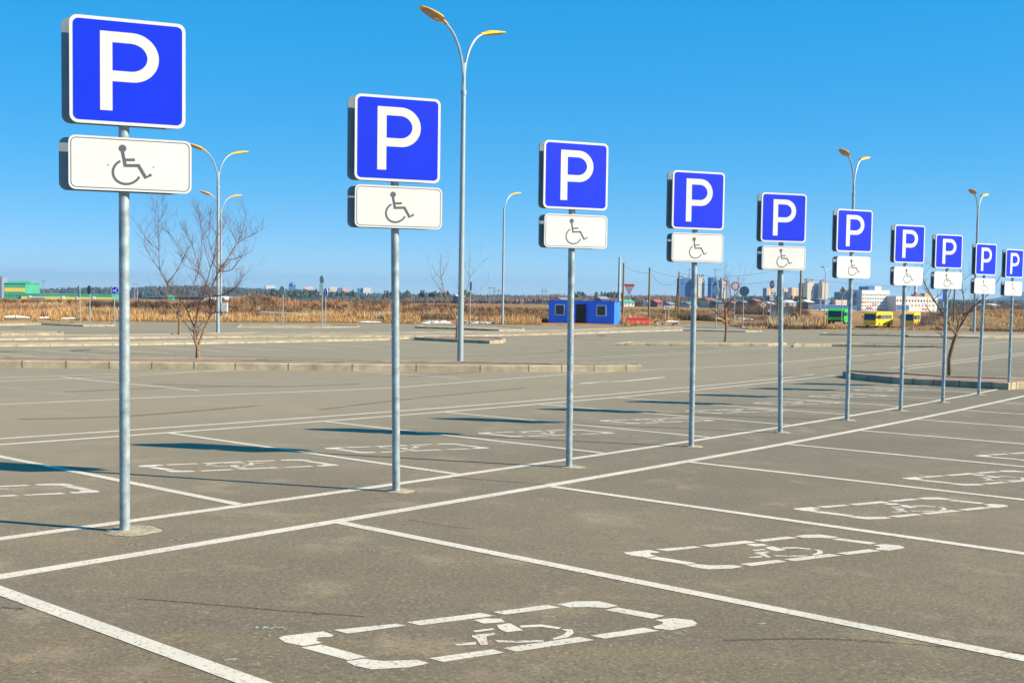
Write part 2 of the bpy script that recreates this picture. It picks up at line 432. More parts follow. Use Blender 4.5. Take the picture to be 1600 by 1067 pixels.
for pxs, w in (([(488, 959), (512, 958)], .03), ([(2, 949), (38, 951)], .03)): ribbon(dm, [lot(*a) for a in pxs], w, PIT, .1, .0011)
tag(dm.build('asphalt_seams'), kind='structure')
dm = MB()
for pxs, w in (([(398, 980), (448, 981)], .05), ([(406, 993), (422, 993)], .03), ([(262, 846), (292, 840)], .03), ([(350, 1031), (372, 1029)], .03), ([(478, 1000), (500, 998)], .02), ([(1020, 1003), (1072, 985)], .02), ([(300, 955), (330, 957)], .02),
               ([(560, 860), (600, 862)], .02), ([(48, 1050), (62, 1049)], .02), ([(1180, 975), (1200, 973)], .02), ([(180, 852), (230, 850)], .02)): ribbon(dm, [lot(*a) for a in pxs], w, SMEAR, .1, .0013)
tag(dm.build('paint_smears'), kind='structure')
dm = MB(); tr = random.Random(44)
for pxs in ([(620, 560), (760, 556), (840, 553), (880, 548), (860, 545), (800, 544)], [(820, 560), (1000, 552), (1180, 546)], [(700, 549), (850, 551), (1000, 549), (1120, 543)], [(870, 566), (1010, 560), (1150, 553), (1280, 548)], [(60, 552), (120, 554), (170, 553)], [(150, 551), (250, 552), (330, 549)],
            [(820, 535), (880, 533), (940, 530)], [(900, 546), (1050, 545), (1200, 548)], [(1230, 556), (1330, 553), (1400, 548)], [(100, 612), (260, 606), (420, 603)], [(240, 600), (420, 604), (560, 600)], [(1260, 575), (1330, 568), (1400, 560)], [(60, 520.5), (140, 519)], [(140, 521), (220, 520)],
            [(640, 588), (720, 583), (760, 580)], [(30, 655), (200, 650), (400, 634)], [(500, 640), (650, 622), (820, 606)]):
    ribbon(dm, curve_pts([lot(*a) for a in pxs], 4), tr.uniform(.12, .22), TYRE, .5, .0013)
tag(dm.build('tyre_marks'), kind='structure')

# disabled bay stencils ------------------------------------------
ST = [[(78,215),(95,208),(235,192),(270,205),(262,211),(215,213),(208,222),(228,232),(165,243),(100,230)],
 [(270,187),(490,165),(520,172),(318,200)], [(522,160),(780,128),(830,138),(570,171)], [(822,125),(1010,100),(1055,109),(865,134)],
 [(1045,98),(1110,88),(1190,87),(1258,103),(1215,111),(1150,107),(1090,109)], [(1212,118),(1255,109),(1420,138),(1375,148)],
 [(1385,152),(1450,146),(1515,153),(1532,164),(1525,172),(1440,188),(1385,182),(1378,174),(1410,168),(1412,160)],
 [(1160,207),(1345,179),(1400,190),(1210,217)], [(855,250),(1120,211),(1175,222),(905,262)], [(600,285),(820,254),(862,266),(650,298)],
 [(310,296),(375,287),(440,295),(560,291),(605,303),(530,317),(400,324),(340,310)], [(155,248),(228,238),(385,281),(320,292)],
 [(755,153),(790,147),(850,148),(865,160),(790,165)], [(835,170),(880,163),(928,188),(870,195),(845,185)], [(752,190),(820,181),(830,186),(762,195)],
 [(750,205),(825,197),(832,202),(800,210),(805,238),(780,240),(765,218),(750,212)], [(690,236),(765,228),(762,238),(695,242)],
 [(915,172),(990,168),(1060,178),(1050,184),(990,176),(920,179)], [(1060,184),(1098,185),(1103,198),(1085,212),(1035,221),(1028,217),(1065,205),(1080,192)],
 [(828,222),(900,225),(995,222),(1000,228),(900,232),(840,230)]]
STUV = []
for pl_ in ST:
    q = []
    for x, y in pl_:
        P = lot(400 + x * .45, 900 + y * .45); q.append(toUV(P.x, P.y))
    STUV.append(q)
SC = (-.08, 3.35)
def stencil(cu, cv, flip, label, group, sc=1.0):
    c0 = G(cu, cv); mb = MB(); s_ = -1 if flip else 1
    for q in STUV:
        vs = []
        for u, v in q:
            P = G(cu + s_ * sc * (u - SC[0]), cv + s_ * sc * (v - SC[1]), .0022); vs.append(P - c0)
        f = tuple(range(len(vs))); 
        ar = sum(vs[i].x * vs[(i + 1) % len(vs)].y - vs[(i + 1) % len(vs)].x * vs[i].y for i in range(len(vs)))
        mb.add(vs, [f if ar > 0 else f[::-1]], PAINT)
    o = mb.build('wheelchair_bay_marking', loc=c0)
    return tag(o, label, 'road marking', group)
ORD = ['nearest', 'second nearest', 'third nearest', 'fourth nearest', 'fifth nearest', 'sixth nearest', 'seventh nearest', 'eighth nearest', 'ninth nearest']
for i in range(5):
    stencil((-.08, 2.71, 5.26, 7.92, 10.66)[i], (3.35, 3.47, 3.54, 3.57, 3.55)[i], False, '%s white wheelchair marking in dashed frame, on bays right of the signs' % ORD[i], 'wheelchair markings right of the sign row')
for i in range(-1, 9):
    lab = ('white wheelchair marking left of the nearest sign, cut by the left frame edge' if i < 0 else
           '%s complete white wheelchair marking on the bays left of the sign row' % ORD[i])
    stencil((2.68, 5.09, 7.82, 10.74, 13.5, 16.2, 18.9, 21.6, 24.2, .02)[i], -2.24 + .03 * min(i, 3), True, lab, 'wheelchair markings left of the sign row', .95)

# kerbed islands ---------------------------------------------------
def island(name, top, h=.14, kerb=.16, soil=SOIL, kerbmat=CONC, dark=None):
    """top: photo outline of its top face, laid on the lot at height h"""
    P = [lot(x, y, h) for x, y in top]
    # resample
    Q = []
    for a, b in zip(P, P[1:] + P[:1]):
        n = max(1, int((b - a).length / 2.0))
        for i in range(n): Q.append(a + (b - a) * (i / n))
    ar = sum(a.x * b.y - b.x * a.y for a, b in zip(Q, Q[1:] + Q[:1]))
    if ar < 0: Q.reverse()
    n = len(Q); inn = []
    for i in range(n):
        d = (Q[(i + 1) % n] - Q[i - 1]); d.z = 0; d.normalize(); inn.append(Q[i] + Vector((-d.y, d.x, 0)) * kerb)
    mb = MB()
    def zz(p, dz): return Vector((p.x, p.y, zlot(p.x, p.y) + dz))
    vs = [zz(p, -.02) for p in Q] + [zz(p, h - .02) for p in Q] + [zz(Q[i] + (inn[i] - Q[i]) * .12, h) for i in range(n)] + [zz(p, h) for p in inn] + [zz(p, h - .03) for p in inn]
    fs = []
    for i in range(n):
        j = (i + 1) % n
        for k in range(4): fs.append((k * n + i, k * n + j, (k + 1) * n + j, (k + 1) * n + i))
    mb.add(vs, fs, kerbmat)
    mb.add([zz(p, h - .035) for p in inn], [tuple(range(n))], soil)
    jm = mat('kerb_joint', (.15, .125, .085), .9)
    for i in range(n):
        a, b = Q[i], Q[(i + 1) % n]; d = (b - a); d.z = 0
        if d.length < .3: continue
        for f_ in (.25, .75):
            p = a.lerp(b, f_); r_ = Matrix.Rotation(math.atan2(d.y, d.x), 3, 'Z')
            mb.box(zz(p, h / 2 + .001), (.022, .012, h - .004), jm, r_); q_ = p + (inn[i].lerp(inn[(i + 1) % n], f_) - p) * .5; mb.box(zz(q_, h - .001), (.022, kerb * .8, .006), jm, r_)
    return tag(mb.build(name), kind='structure')
SAND = mat('island_sand', (.30, .235, .15), .95, 0, .3, .8, .4, 6)
island('traffic_island', [(-80, 561), (0, 563), (400, 567.4), (600, 569.4), (800, 571), (1003, 570.5), (998, 568.2), (860, 567), (720, 564.3), (515, 562.2), (400, 560.3), (0, 556.8), (-80, 556)], .19)
island('traffic_island', [(-80, 541), (0, 538.5), (200, 536.8), (400, 533.3), (600, 529.2), (640, 527), (600, 527.5), (400, 530), (200, 533.5), (0, 535.5), (-80, 537)], .085, soil=SAND)
island('traffic_island', [(-80, 530), (0, 529), (230, 526.5), (400, 525.3), (725, 524), (890, 520.5), (960, 518), (1067, 514.8), (1165, 517), (1192, 516.6), (1188, 515.2), (1165, 513.6), (1067, 510.8), (960, 512.4), (890, 514.8), (800, 516.8), (600, 519), (400, 518.8), (230, 521.5), (0, 524), (-80, 525)], .085, soil=SAND)
island('traffic_island', [(647, 526.8), (765, 532.3), (786, 531.5), (790, 529), (780, 526.8), (720, 525.6), (660, 525.4)], .15)
island('traffic_island', [(960, 536.2), (1100, 536.6), (1200, 536.6), (1230, 535.6), (1222, 533.6), (1100, 532.7), (985, 533.4)], .13, soil=SAND)
island('traffic_island', [(1240, 538), (1300, 537.4), (1480, 539.6), (1479, 537.3), (1350, 535.6), (1243, 535.8)], .13, soil=SAND)
island('traffic_island', [(-60, 520.5), (98, 520.6), (100, 518.8), (92, 517.6), (-60, 517.2)], .13, soil=SAND)
island('traffic_island', [(-60, 507.2), (65, 505.2), (130, 507.9), (176, 507.6), (181, 506.4), (176, 505.2), (120, 504.6), (62, 503.6), (-60, 503.8)], .10, soil=SAND)
island('traffic_island', [(370, 511.0), (503, 511.2), (560, 510.4), (562, 508.7), (520, 507.2), (375, 506.2)], .05, soil=SAND)
island('traffic_island', [(648, 509.8), (715, 511.8), (780, 515), (820, 514.4), (818, 512.2), (780, 509.7), (660, 508.2)], .13, soil=SAND)
island('traffic_island', [(1316.5, 580), (1340, 583.8), (1411, 590.3), (1475, 593), (1576, 598.2), (1592, 597), (1680, 594.5), (1680, 589.5), (1576, 589.5), (1480, 586.6), (1400, 581.2), (1327, 578)], .17)
island('traffic_island', [(1282, 521.0), (1416, 522.8), (1420, 524.3), (1530, 526), (1680, 524.6), (1680, 521.5), (1530, 521), (1420, 520.6), (1290, 519.2)], .10, soil=SAND)

# ---------------------------------------------------------------- parking signs
SG = [[195.0, 830.0, 3.476, 0.707, 0.355, 0.029, 2.687, 0.358, 0.783, 0.045], [619.0, 768.0, 3.448, 0.73, 0.33, -0.026, 2.679, 0.362, 0.771, -0.012], [889.0, 730.0, 3.43, 0.702, 0.365, -0.001, 2.674, 0.349, 0.722, 0.01], [1080.0, 698.0, 3.473, 0.722, 0.34, -0.006, 2.703, 0.362, 0.727, -0.004], [1219.0, 676.0, 3.476, 0.702, 0.3, -0.067, 2.718, 0.343, 0.716, -0.049], [1323.0, 657.0, 3.499, 0.697, 0.405, 0.0, 2.729, 0.36, 0.694, 0.003], [1407.0, 642.0, 3.455, 0.698, 0.425, 0.039, 2.686, 0.344, 0.705, 0.033], [1473.0, 629.0, 3.463, 0.69, 0.415, -0.026, 2.701, 0.349, 0.754, -0.026], [1529.0, 617.0, 3.448, 0.712, 0.535, 0.02, 2.663, 0.35, 0.735, 0.008], [1576.0, 608.0, 3.446, 0.692, 0.58, -0.035, 2.659, 0.347, 0.734, -0.05]]
LEAN = [0, -6, -2, -1.6, -5.5, 0, 0, 0, 2.2, 0]
STRIPPX = [96, 543, 842, 1042, 1183, 1301, 1392, 1457, 1519, 1566]
def panelM(yaw, off, n, z):
    """panel plane: local x along the panel, y up, z towards the viewer side"""
    d = Vector((math.cos(yaw), math.sin(yaw), 0)); nn = Vector((math.sin(yaw), -math.cos(yaw), 0))
    M = Matrix((d, Vector((0, 0, 1)), nn)).transposed().to_4x4(); M.translation = d * off + nn * n + Vector((0, 0, z)); return M
SLAB = ['nearest and largest in the row, at the left', 'second from the left in the row', 'third from the left in the row', 'fourth from the left', 'fifth from the left',
        'sixth from the left', 'fifth from the right end of the row'.replace('fifth', 'fourth'), 'third from the right end of the row', 'second from the right end of the row', 'farthest in the row']
def parking_sign(k):
    px, py, H1, hh, yaw, off, h1, hp, wp, op = SG[k]
    B = lot(px, py); root = empty('parking_sign', B, 0, 'blue parking sign over white wheelchair plate, ' + SLAB[k], 'parking sign', 'parking signs along the disabled bays')
    ln = LEAN[k] * pxm(B) / 2.35            # metres sideways per metre of height
    sh = lambda z: ln * z
    mb = MB(); top = H1 - .03; pr = .0345
    mb.tube([(sh(z), 0, z) for z in (-.1, .6, 1.2, 1.8, 2.4, 3.0, top)], pr, GALV, 18); mb.build('pole', root, smooth=True)
    # footing
    mb = MB(); fr = random.Random(k); n = 26; a0 = []
    for i in range(n):
        t_ = 2 * math.pi * i / n; r_ = (.115 if k else .16) * (1 + .35 * math.cos(t_ - .4) + fr.uniform(-.13, .13)); a0.append((r_ * math.cos(t_) * 1.1, r_ * math.sin(t_) * 1.1))
    vs = [Vector((x, y, zlot(B.x + x, B.y + y) - B.z + .003)) for x, y in a0] + [Vector((x * .8, y * .8, .010)) for x, y in a0] + [Vector((0, 0, .016))]
    fs = [(i, (i + 1) % n, n + (i + 1) % n, n + i) for i in range(n)] + [(n + i, n + (i + 1) % n, 2 * n) for i in range(n)]
    mb.add(vs, fs, CONCL); mb.build('footing', root)
    zc = H1 - hh / 2; w = .7535 if k == 1 else .735
    # front parking panel: white body, blue field, letter
    M = panelM(yaw, off, .047, zc) ; M.translation.x += 0
    mb = MB(); mb.prism(rrect(w, hh, .052), -.006, .012, WHITE, None, M); p = mb.build('parking_panel', root)
    mb = MB(); mb.prism(rrect(w - .044, hh - .044, .036), .0121, .0135, BLUE, None, M); mb.build('blue_field', p)
    xs = lambda q: (q - .5) * w; ys = lambda q: (.5 - q) * hh
    mb = MB(); Z0, Z1 = .0136, .0148
    ly0, ly1 = ys(.13), ys(.87)
    mb.prism([(xs(.258), ly1), (xs(.363), ly1), (xs(.363), ly0), (xs(.258), ly0)], Z0, Z1, WHITE, None, M)
    yo, yi, ro, ri = ys(.362), 0, .232 * hh, .132 * hh
    cx = xs(.535); Lp = []; 
    outer = [(xs(.3635), yo + ro)] + [(cx + (xs(.765) - cx) * math.cos(t_), yo + ro * math.sin(t_)) for t_ in [R(90 - 9 * i) for i in range(21)]] + [(xs(.3635), yo - ro)]
    rx = xs(.765) - cx - .1 * w
    inner = [(xs(.3635), yo + ri)] + [(cx - .012 + (rx + .012) * math.cos(t_), yo + ri * math.sin(t_)) for t_ in [R(90 - 9 * i) for i in range(21)]] + [(xs(.3635), yo - ri)]
    n = len(outer); vs = [M @ Vector((x, y, Z1)) for x, y in outer] + [M @ Vector((x, y, Z1)) for x, y in inner] + [M @ Vector((x, y, Z0)) for x, y in outer] + [M @ Vector((x, y, Z0)) for x, y in inner]
    fs = []
    for i in range(n - 1): fs += [(i, i + 1, n + i + 1, n + i)[::-1], (i, 2 * n + i, 2 * n + i + 1, i + 1), (n + i, n + i + 1, 3 * n + i + 1, 3 * n + i)]
    mb.add(vs, fs, WHITE); mb.build('letter', p)
    # plate
    Mp = panelM(yaw, op, .047, h1 - hp / 2)
    mb = MB(); mb.prism(rrect(wp, hp, .045), -.006, .012, WHITE, None, Mp); q = mb.build('wheelchair_plate', root)
    if k < 5:
        mb = MB(); bw = .005
        o_ = rrect(wp - .026, hp - .026, .036); i_ = rrect(wp - .026 - 2 * bw, hp - .026 - 2 * bw, .032); n = len(o_)
        vs = [Mp @ Vector((x, y, .0128)) for x, y in o_ + i_]; mb.add(vs, [(i, (i + 1) % n, n + (i + 1) % n, n + i) for i in range(n)], SYM); mb.build('border_line', q)
    sx = .00128; sy = .0014
    def sp_(x, y): return ((x - 603) * sx, -(y - .075 * (x - 603) - 765) * sy)
    mb = MB()
    strip(mb, [sp_(561, 702), sp_(574, 768), sp_(640, 770), sp_(676, 829), sp_(704, 815)], (.0205 if k < 2 else .0165), .0121, .0135, SYM, Mp)
    strip(mb, [sp_(569, 741), sp_(622, 742)], (.0175 if k < 2 else .014), .0121, .0134, SYM, Mp)
    strip(mb, [sp_(582 + 69 * math.cos(R(a_)), 798 - 59 * math.sin(R(a_))) for a_ in [118 + 12 * i for i in range(19)]], (.0155 if k < 2 else .0125), .0121, .0133, SYM, Mp)
    hd = sp_(561, 686); mb.prism([(hd[0] + .0245 * math.cos(R(18 * i)), hd[1] + .0245 * math.sin(R(18 * i))) for i in range(20)], .0121, .0136, SYM, None, Mp)
    mb.build('wheelchair_symbol', q)
    for bx in ((-.14, .15) if k == 0 else ()):
        mb = MB(); c_ = Mp @ Vector((bx, -.005, .0)); nn = (Mp.to_3x3() @ Vector((0, 0, 1))); mb.tube([c_ + nn * .0121, c_ + nn * .016], .006, WHITE, 8); mb.build('bolt', q)
    # rear pair of panels, facing the other way
    for nm, h_, zc_, o_, w_ in (('rear_panel', hh * .985, zc, off, w), ('rear_plate', hp * .985, h1 - hp / 2 - .004, op, wp)):
        # choose sideways offset so its left edge shows where the photo shows it
        lo, hi = -.3, .3
        for _ in range(30):
            mid = (lo + hi) / 2; Mr = panelM(yaw, o_ + mid, -.052, zc_)
            e = pix(B + Mr @ Vector((-w_ / 2, 0, 0)))[0]
            if e > STRIPPX[k] - (4 if nm == 'rear_plate' and k == 0 else 0): hi = mid
            else: lo = mid
        mid = max(-.075, min(.02, mid)); Mr = panelM(yaw, o_ + mid, -.052, zc_)
        mb = MB(); mb.prism(rrect(w_, h_, .05), -.010, .010, SIGNBACK, WHITE if False else SIGNBACK, Mr)
        mb.prism(rrect(w_ - .004, h_ - .004, .05), -.0125, -.0101, WHITE, None, Mr)
        mb.build(nm, root)
    for z_ in (H1 - .12, H1 - hh + .12, h1 - .08, h1 - hp + .08):
        mb = MB(); Mb = panelM(yaw, (off if z_ > h1 else op), 0, z_)
        mb.prism([(-.26, -.013), (.26, -.013), (.26, .013), (-.26, .013)], -.0400, .0345, GALV, None, Mb); mb.build('bracket', root)
    if ln:
        for ch in root.children:
            if ch.name.split('.')[0] != 'pole' and ch.name.split('.')[0] != 'footing':
                pass
    return root
for k in range(10): parking_sign(k)

# ---------------------------------------------------------------- street lamps
LH = []
def lamp(px, D, ytop_pix, arms, label, group='street lamps around the parking lot', basepy=None, scale=1.0, axis=None, box=False, head=YEL):
    B = lot(px, basepy) if basepy else GP(px, D)
    H = zpix(B, ytop_pix)                           # height of the fork
    t = empty('street_lamp', B, 0, label, 'street lamp', group)
    s_ = scale; r0 = .105 * s_
    mb = MB(); mb.tube([(0, 0, -.1), (0, 0, H * .45), (0, 0, H * .905)], [r0, r0 * .85, r0 * .74], GALV_FAR, 14)
    mb.build('pole', t, smooth=True)
    mb = MB(); mb.tube([(0, 0, H * .895), (0, 0, H * .91)], r0 * .92, GALV_FAR, 14); mb.tube([(0, 0, H * .91), (0, 0, H)], r0 * .66, GALV_FAR, 12); mb.build('collar', t, smooth=True)
    ax = Vector((cph, sph, 0)) if axis is None else Vector(axis).normalized()
    for sgn in arms:
        d = ax * sgn; pts = []
        for i in range(13):
            a_ = R(90 * i / 12 * .86); pts.append(d * (1.25 * s_ * (1 - math.cos(a_)) * .96 + .03) + Vector((0, 0, H - .55 * s_ + 1.72 * s_ * math.sin(a_))))
        mb = MB(); mb.tube([Vector((0, 0, H - 1.1 * s_)) + d * .05] + pts, r0 * .40, GALV_FAR, 8); mb.build('arm', t, smooth=True)
        e = pts[-1]; up = (pts[-1] - pts[-2]).normalized()
        up = (d + Vector((0, 0, .24))).normalized()
        sd = Vector((-d.y, d.x, 0)); nn = up.cross(sd); nn = nn if nn.z > 0 else -nn
        sec = [(-.12, .05, .05), (0, .07, .065), (.12, .10, .08), (.3, .24, .115), (.5, .26, .105), (.85, .23, .07), (1.08, .16, .04), (1.16, .06, .02)]
        mb = MB(); vs = []; fs = []; n = 10
        for (l_, w_, h_) in sec:
            for j in range(n):
                a_ = 2 * math.pi * j / n; yy = math.sin(a_); hz = h_ if yy > 0 else h_ * .45
                vs.append(e + (up * l_ + sd * w_ * math.cos(a_) * 1.0 + nn * hz * yy) * s_)
        for i in range(len(sec) - 1):
            for j in range(n): fs.append((i * n + j, i * n + (j + 1) % n, (i + 1) * n + (j + 1) % n, (i + 1) * n + j))
        fs.append(tuple(range(n))); fs.append(tuple((len(sec) - 1) * n + j for j in range(n)))
        mb.add(vs, fs, head); hd = mb.build('lamp_head', t, smooth=True)
        mb = MB(); pl_ = [(.2, -.13), (.2, .13), (.5, .17), (.95, .14), (1.05, .07), (1.05, -.07), (.95, -.14), (.5, -.17)]
        mb.add([e + (up * a_ + sd * b_ - nn * .046) * s_ for a_, b_ in pl_] + [e + (up * a_ + sd * b_ - nn * .02) * s_ for a_, b_ in pl_],
               [tuple(range(8))] + [(i, (i + 1) % 8, 8 + (i + 1) % 8, 8 + i) for i in range(8)], GLAS); mb.build('lamp_glass', hd)
    if box:
        mb = MB(); mb.box((.33, -.05, 1.0), (.5, .3, .75), mat('white_box_paint', (.7, .7, .68), .6)); mb.build('meter_box', t)
    return t
lamp(719, 0, 99, (1, -1), 'nearest tall double street lamp with yellow heads, on the kerb island', basepy=566.5)
lamp(340.5, 0, 269, (1, -1), 'double street lamp behind the big bare tree, the taller of two aligned', basepy=521)
lamp(345, 89, 328, (1, -1), 'double street lamp with a white box at its foot, farther of two aligned', box=True)
lamp(785, 86, 325, (1,), 'single-armed street lamp standing left of the blue cabin')
lamp(1327, 60, 279, (1, -1), 'double street lamp rising behind the sixth parking sign')
lamp(1521.5, 77, 330, (1, -1), 'double street lamp behind the second last parking sign, at the lot edge')
lamp(1288, 205, 428, (1, -1), 'small far grey double street lamp behind the dry reeds', head=SIGNBACK)

# ---------------------------------------------------------------- bare trees
def curve_pts(P, k=3):
    out = []
    n = len(P)
    for i in range(n - 1):
        p0, p1, p2, p3 = P[max(i - 1, 0)], P[i], P[i + 1], P[min(i + 2, n - 1)]
        for j in range(k):
            t_ = j / k
            out.append(.5 * ((2 * p1) + (p2 - p0) * t_ + (2 * p0 - 5 * p1 + 4 * p2 - p3) * t_ ** 2 + (3 * p1 - p0 - 3 * p2 + p3) * t_ ** 3))
    out.append(P[-1]); return out
def twig(mb, rs, P, d, L, r, lev, dens):
    n = 6 if L > .5 else 4; pts = [P]; q = P.copy(); dd = d.copy(); up = Vector((0, 0, 1))
    for i in range(n):
        dd = (dd + up * .13 + Vector((rs.uniform(-.16, .16), rs.uniform(-.16, .16), rs.uniform(-.12, .12)))).normalized(); q = q + dd * (L / n); pts.append(q.copy())
    mb.tube(pts, [r * (1 - .8 * i / n) for i in range(n + 1)], BARKT, 4 if lev < 2 else 3, cap=False)
    if lev < 3 and L > .22:
        for i in range(int(L * dens) + 1):
            t_ = rs.uniform(.2, .95) * n; i0 = min(int(t_), n - 1); pp = pts[i0].lerp(pts[i0 + 1], t_ - i0)
            ax = (pts[i0 + 1] - pts[i0]).normalized(); sd = Vector((rs.uniform(-1, 1), rs.uniform(-1, 1), rs.uniform(-.3, .8))).normalized()
            twig(mb, rs, pp, (ax * .7 + sd * .75).normalized(), L * rs.uniform(.35, .6), r * .55, lev + 1, dens)
def tree(base, stems, label, seed, origin=(0, 0), sc=1.0, r0=.07, dens=2.2, tw=.9, spread=.5, D=None, group=None, ntw=1.0):
    """stems: photo polylines (first one starts at the foot); depth varies along each so the crown is round"""
    rs = random.Random(seed)
    B = lot(*base, .1) if D is None else GP(base[0], D)
    DD = B.y; root = empty('bare_tree', B, 0, label, 'tree', group)
    mt_ = MB(); mc = MB(); depth = {}
    for si, st in enumerate(stems):
        P = []; key0 = st[0]; new_ = []
        nk = min(depth, key=lambda q: math.hypot(q[0] - key0[0], q[1] - key0[1])) if depth else None
        d0 = depth[nk][0] if nk else 0.0; dirn = rs.uniform(-1, 1) * spread if si else 0
        tot = 0
        for i, (x, y) in enumerate(st):
            X, Y = origin[0] + x * sc, origin[1] + y * sc
            if i: tot += math.hypot(x - st[i - 1][0], y - st[i - 1][1]) * sc * pxm(B)
            dy = d0 + dirn * tot; new_.append(((x, y), dy))
            P.append(AT(X, Y, DD + dy) - B)
        if si == 0: P[0] = Vector((0, 0, -.12))
        pts = curve_pts(P, 3); n = len(pts)
        rb = r0 if si == 0 else min(depth[nk][1] * .86, r0 * .75)
        ends = any(o_[0] == st[-1] for o_ in stems)
        re_ = rb * (.72 if ends else .10) if not ends else rb * .62
        re_ = max(.0045, re_)
        rad = [rb + (re_ - rb) * (i / (n - 1)) ** .85 for i in range(n)]
        for i, (kk, dy) in enumerate(new_):
            if kk not in depth: depth[kk] = (dy, rad[min(n - 1, i * 3)])
        if si == 0: rad[0] = r0 * 1.35
        (mt_ if si < 3 else mc).tube(pts, rad, BARK if si < 6 else BARKT, 8 if si < 4 else 5)
        if si > 0:
            L = sum((pts[i + 1] - pts[i]).length for i in range(n - 1))
            for _ in range(int(L * dens * 2.0 * ntw)):
                t_ = rs.uniform(.18, 1) * (n - 1); i0 = min(int(t_), n - 2); pp = pts[i0].lerp(pts[i0 + 1], t_ - i0)
                ax = (pts[i0 + 1] - pts[i0]).normalized(); sd = Vector((rs.uniform(-1, 1), rs.uniform(-1, 1), rs.uniform(-.2, .7))).normalized()
                twig(mc, rs, pp, (ax * .6 + sd * .9).normalized(), tw * rs.uniform(.4, 1.1), max(.0045, rad[i0] * .45), 0, dens)
    mt_.build('trunk', root, smooth=True); mc.build('crown', root)
    return root
tree((309, 562), [[(428, 1040), (430, 995), (430, 955)], [(430, 955), (415, 925), (410, 880), (410, 835)], [(430, 955), (470, 850), (510, 750), (505, 680), (515, 600), (560, 490), (610, 420), (675, 320), (720, 290), (780, 260), (840, 220)],
    [(410, 835), (375, 755), (350, 700), (295, 645), (248, 590), (245, 560)], [(245, 560), (200, 490), (192, 400), (192, 300), (190, 190), (208, 150), (215, 20)],
    [(245, 560), (300, 490), (345, 400), (385, 335)], [(410, 835), (425, 770), (440, 690), (475, 600), (510, 470), (530, 400), (545, 280), (520, 200)],
    [(360, 690), (400, 590), (435, 470), (410, 380), (385, 290), (345, 220)], [(435, 470), (455, 370), (450, 230), (440, 130)], [(425, 770), (428, 700), (440, 640), (460, 600)],
    [(200, 490), (120, 370), (100, 290)], [(190, 360), (110, 290), (75, 205)], [(190, 190), (165, 120), (145, 50)], [(675, 320), (710, 230), (735, 100)],
    [(515, 645), (600, 630), (680, 570), (718, 505)], [(510, 750), (560, 742), (620, 740)], [(545, 280), (590, 220), (605, 120)], [(530, 400), (500, 300), (510, 100)], [(610, 420), (700, 400), (770, 360)],
    [(560, 490), (640, 480), (700, 400)], [(435, 470), (360, 400), (290, 300), (240, 240)], [(480, 560), (440, 500), (350, 450), (330, 380)], [(510, 470), (470, 330), (450, 140)], [(675, 320), (640, 250), (600, 180)]],
    'largest bare tree, on the near kerb island at left', 3, (200, 300), .2532, r0=.085, dens=3.4, tw=.66, ntw=1.9)
tree((280, 521), [[(316, 877), (318, 820), (313, 760)], [(313, 760), (300, 745), (270, 710), (240, 670), (200, 640)], [(313, 760), (325, 730), (330, 690)], [(313, 760), (310, 700), (300, 650), (290, 600)], [(300, 745), (340, 680), (350, 620)], [(270, 710), (250, 640), (230, 590)]],
    'small bare sapling behind the largest bare tree, at its left', 5, (200, 300), .2532, r0=.09, dens=1.5, tw=1.5, ntw=1.3)
tree((714, 530), [[(332, 770), (330, 720), (333, 670)], [(333, 670), (322, 600), (290, 530), (240, 420), (205, 290), (195, 180), (205, 90)], [(333, 670), (350, 600), (385, 520), (400, 440), (430, 280), (425, 130)],
    [(205, 270), (240, 210), (265, 130)], [(395, 465), (440, 420), (510, 380), (600, 290)], [(430, 280), (480, 220), (570, 120)], [(310, 520), (330, 470), (345, 440)], [(240, 420), (170, 340), (120, 260)], [(205, 290), (160, 240), (130, 180)], [(430, 280), (400, 200), (385, 130)]],
    'slender forked bare tree behind the nearest lamp post', 9, (650, 380), .19375, r0=.085, dens=1.6, tw=1.0)
tree((1133, 534), [[(260, 920), (278, 760), (272, 600), (265, 450)], [(265, 450), (242, 380), (250, 200), (255, 80)], [(272, 490), (340, 400), (420, 280), (430, 110)], [(265, 440), (220, 370), (170, 310)], [(275, 640), (200, 590), (120, 520), (20, 470)],
    [(270, 540), (190, 500), (100, 450)], [(276, 700), (200, 640), (100, 580)], [(272, 560), (340, 480), (440, 420)], [(340, 400), (330, 250), (350, 160)]],
    'small bare tree on the far island near the round road signs', 13, (1100, 420), .125, r0=.075, dens=1.5, tw=1.3, ntw=1.6)
tree((1484, 588), [[(237, 1012), (232, 930), (233, 850), (260, 740), (290, 655)], [(290, 655), (230, 570), (180, 490), (100, 360), (15, 200), (5, 60)], [(290, 655), (322, 590), (350, 500), (355, 400), (340, 300), (300, 275)],
    [(355, 400), (338, 240), (325, 100)], [(280, 635), (200, 575), (60, 545)], [(275, 610), (190, 590), (90, 530)], [(265, 690), (200, 675), (170, 662), (160, 625)], [(290, 655), (300, 580), (320, 520)],
    [(322, 590), (400, 460), (520, 350), (570, 300), (610, 245), (670, 155)], [(180, 490), (220, 350), (250, 270), (270, 160)], [(100, 360), (170, 300), (150, 200)], [(355, 480), (420, 460), (450, 440)], [(350, 200), (400, 160), (430, 150)], [(180, 490), (90, 480), (30, 400)]],
    'crooked bare tree on the right kerb island behind the signs', 17, (1440, 400), .18735, r0=.075, dens=2.2, tw=.8)

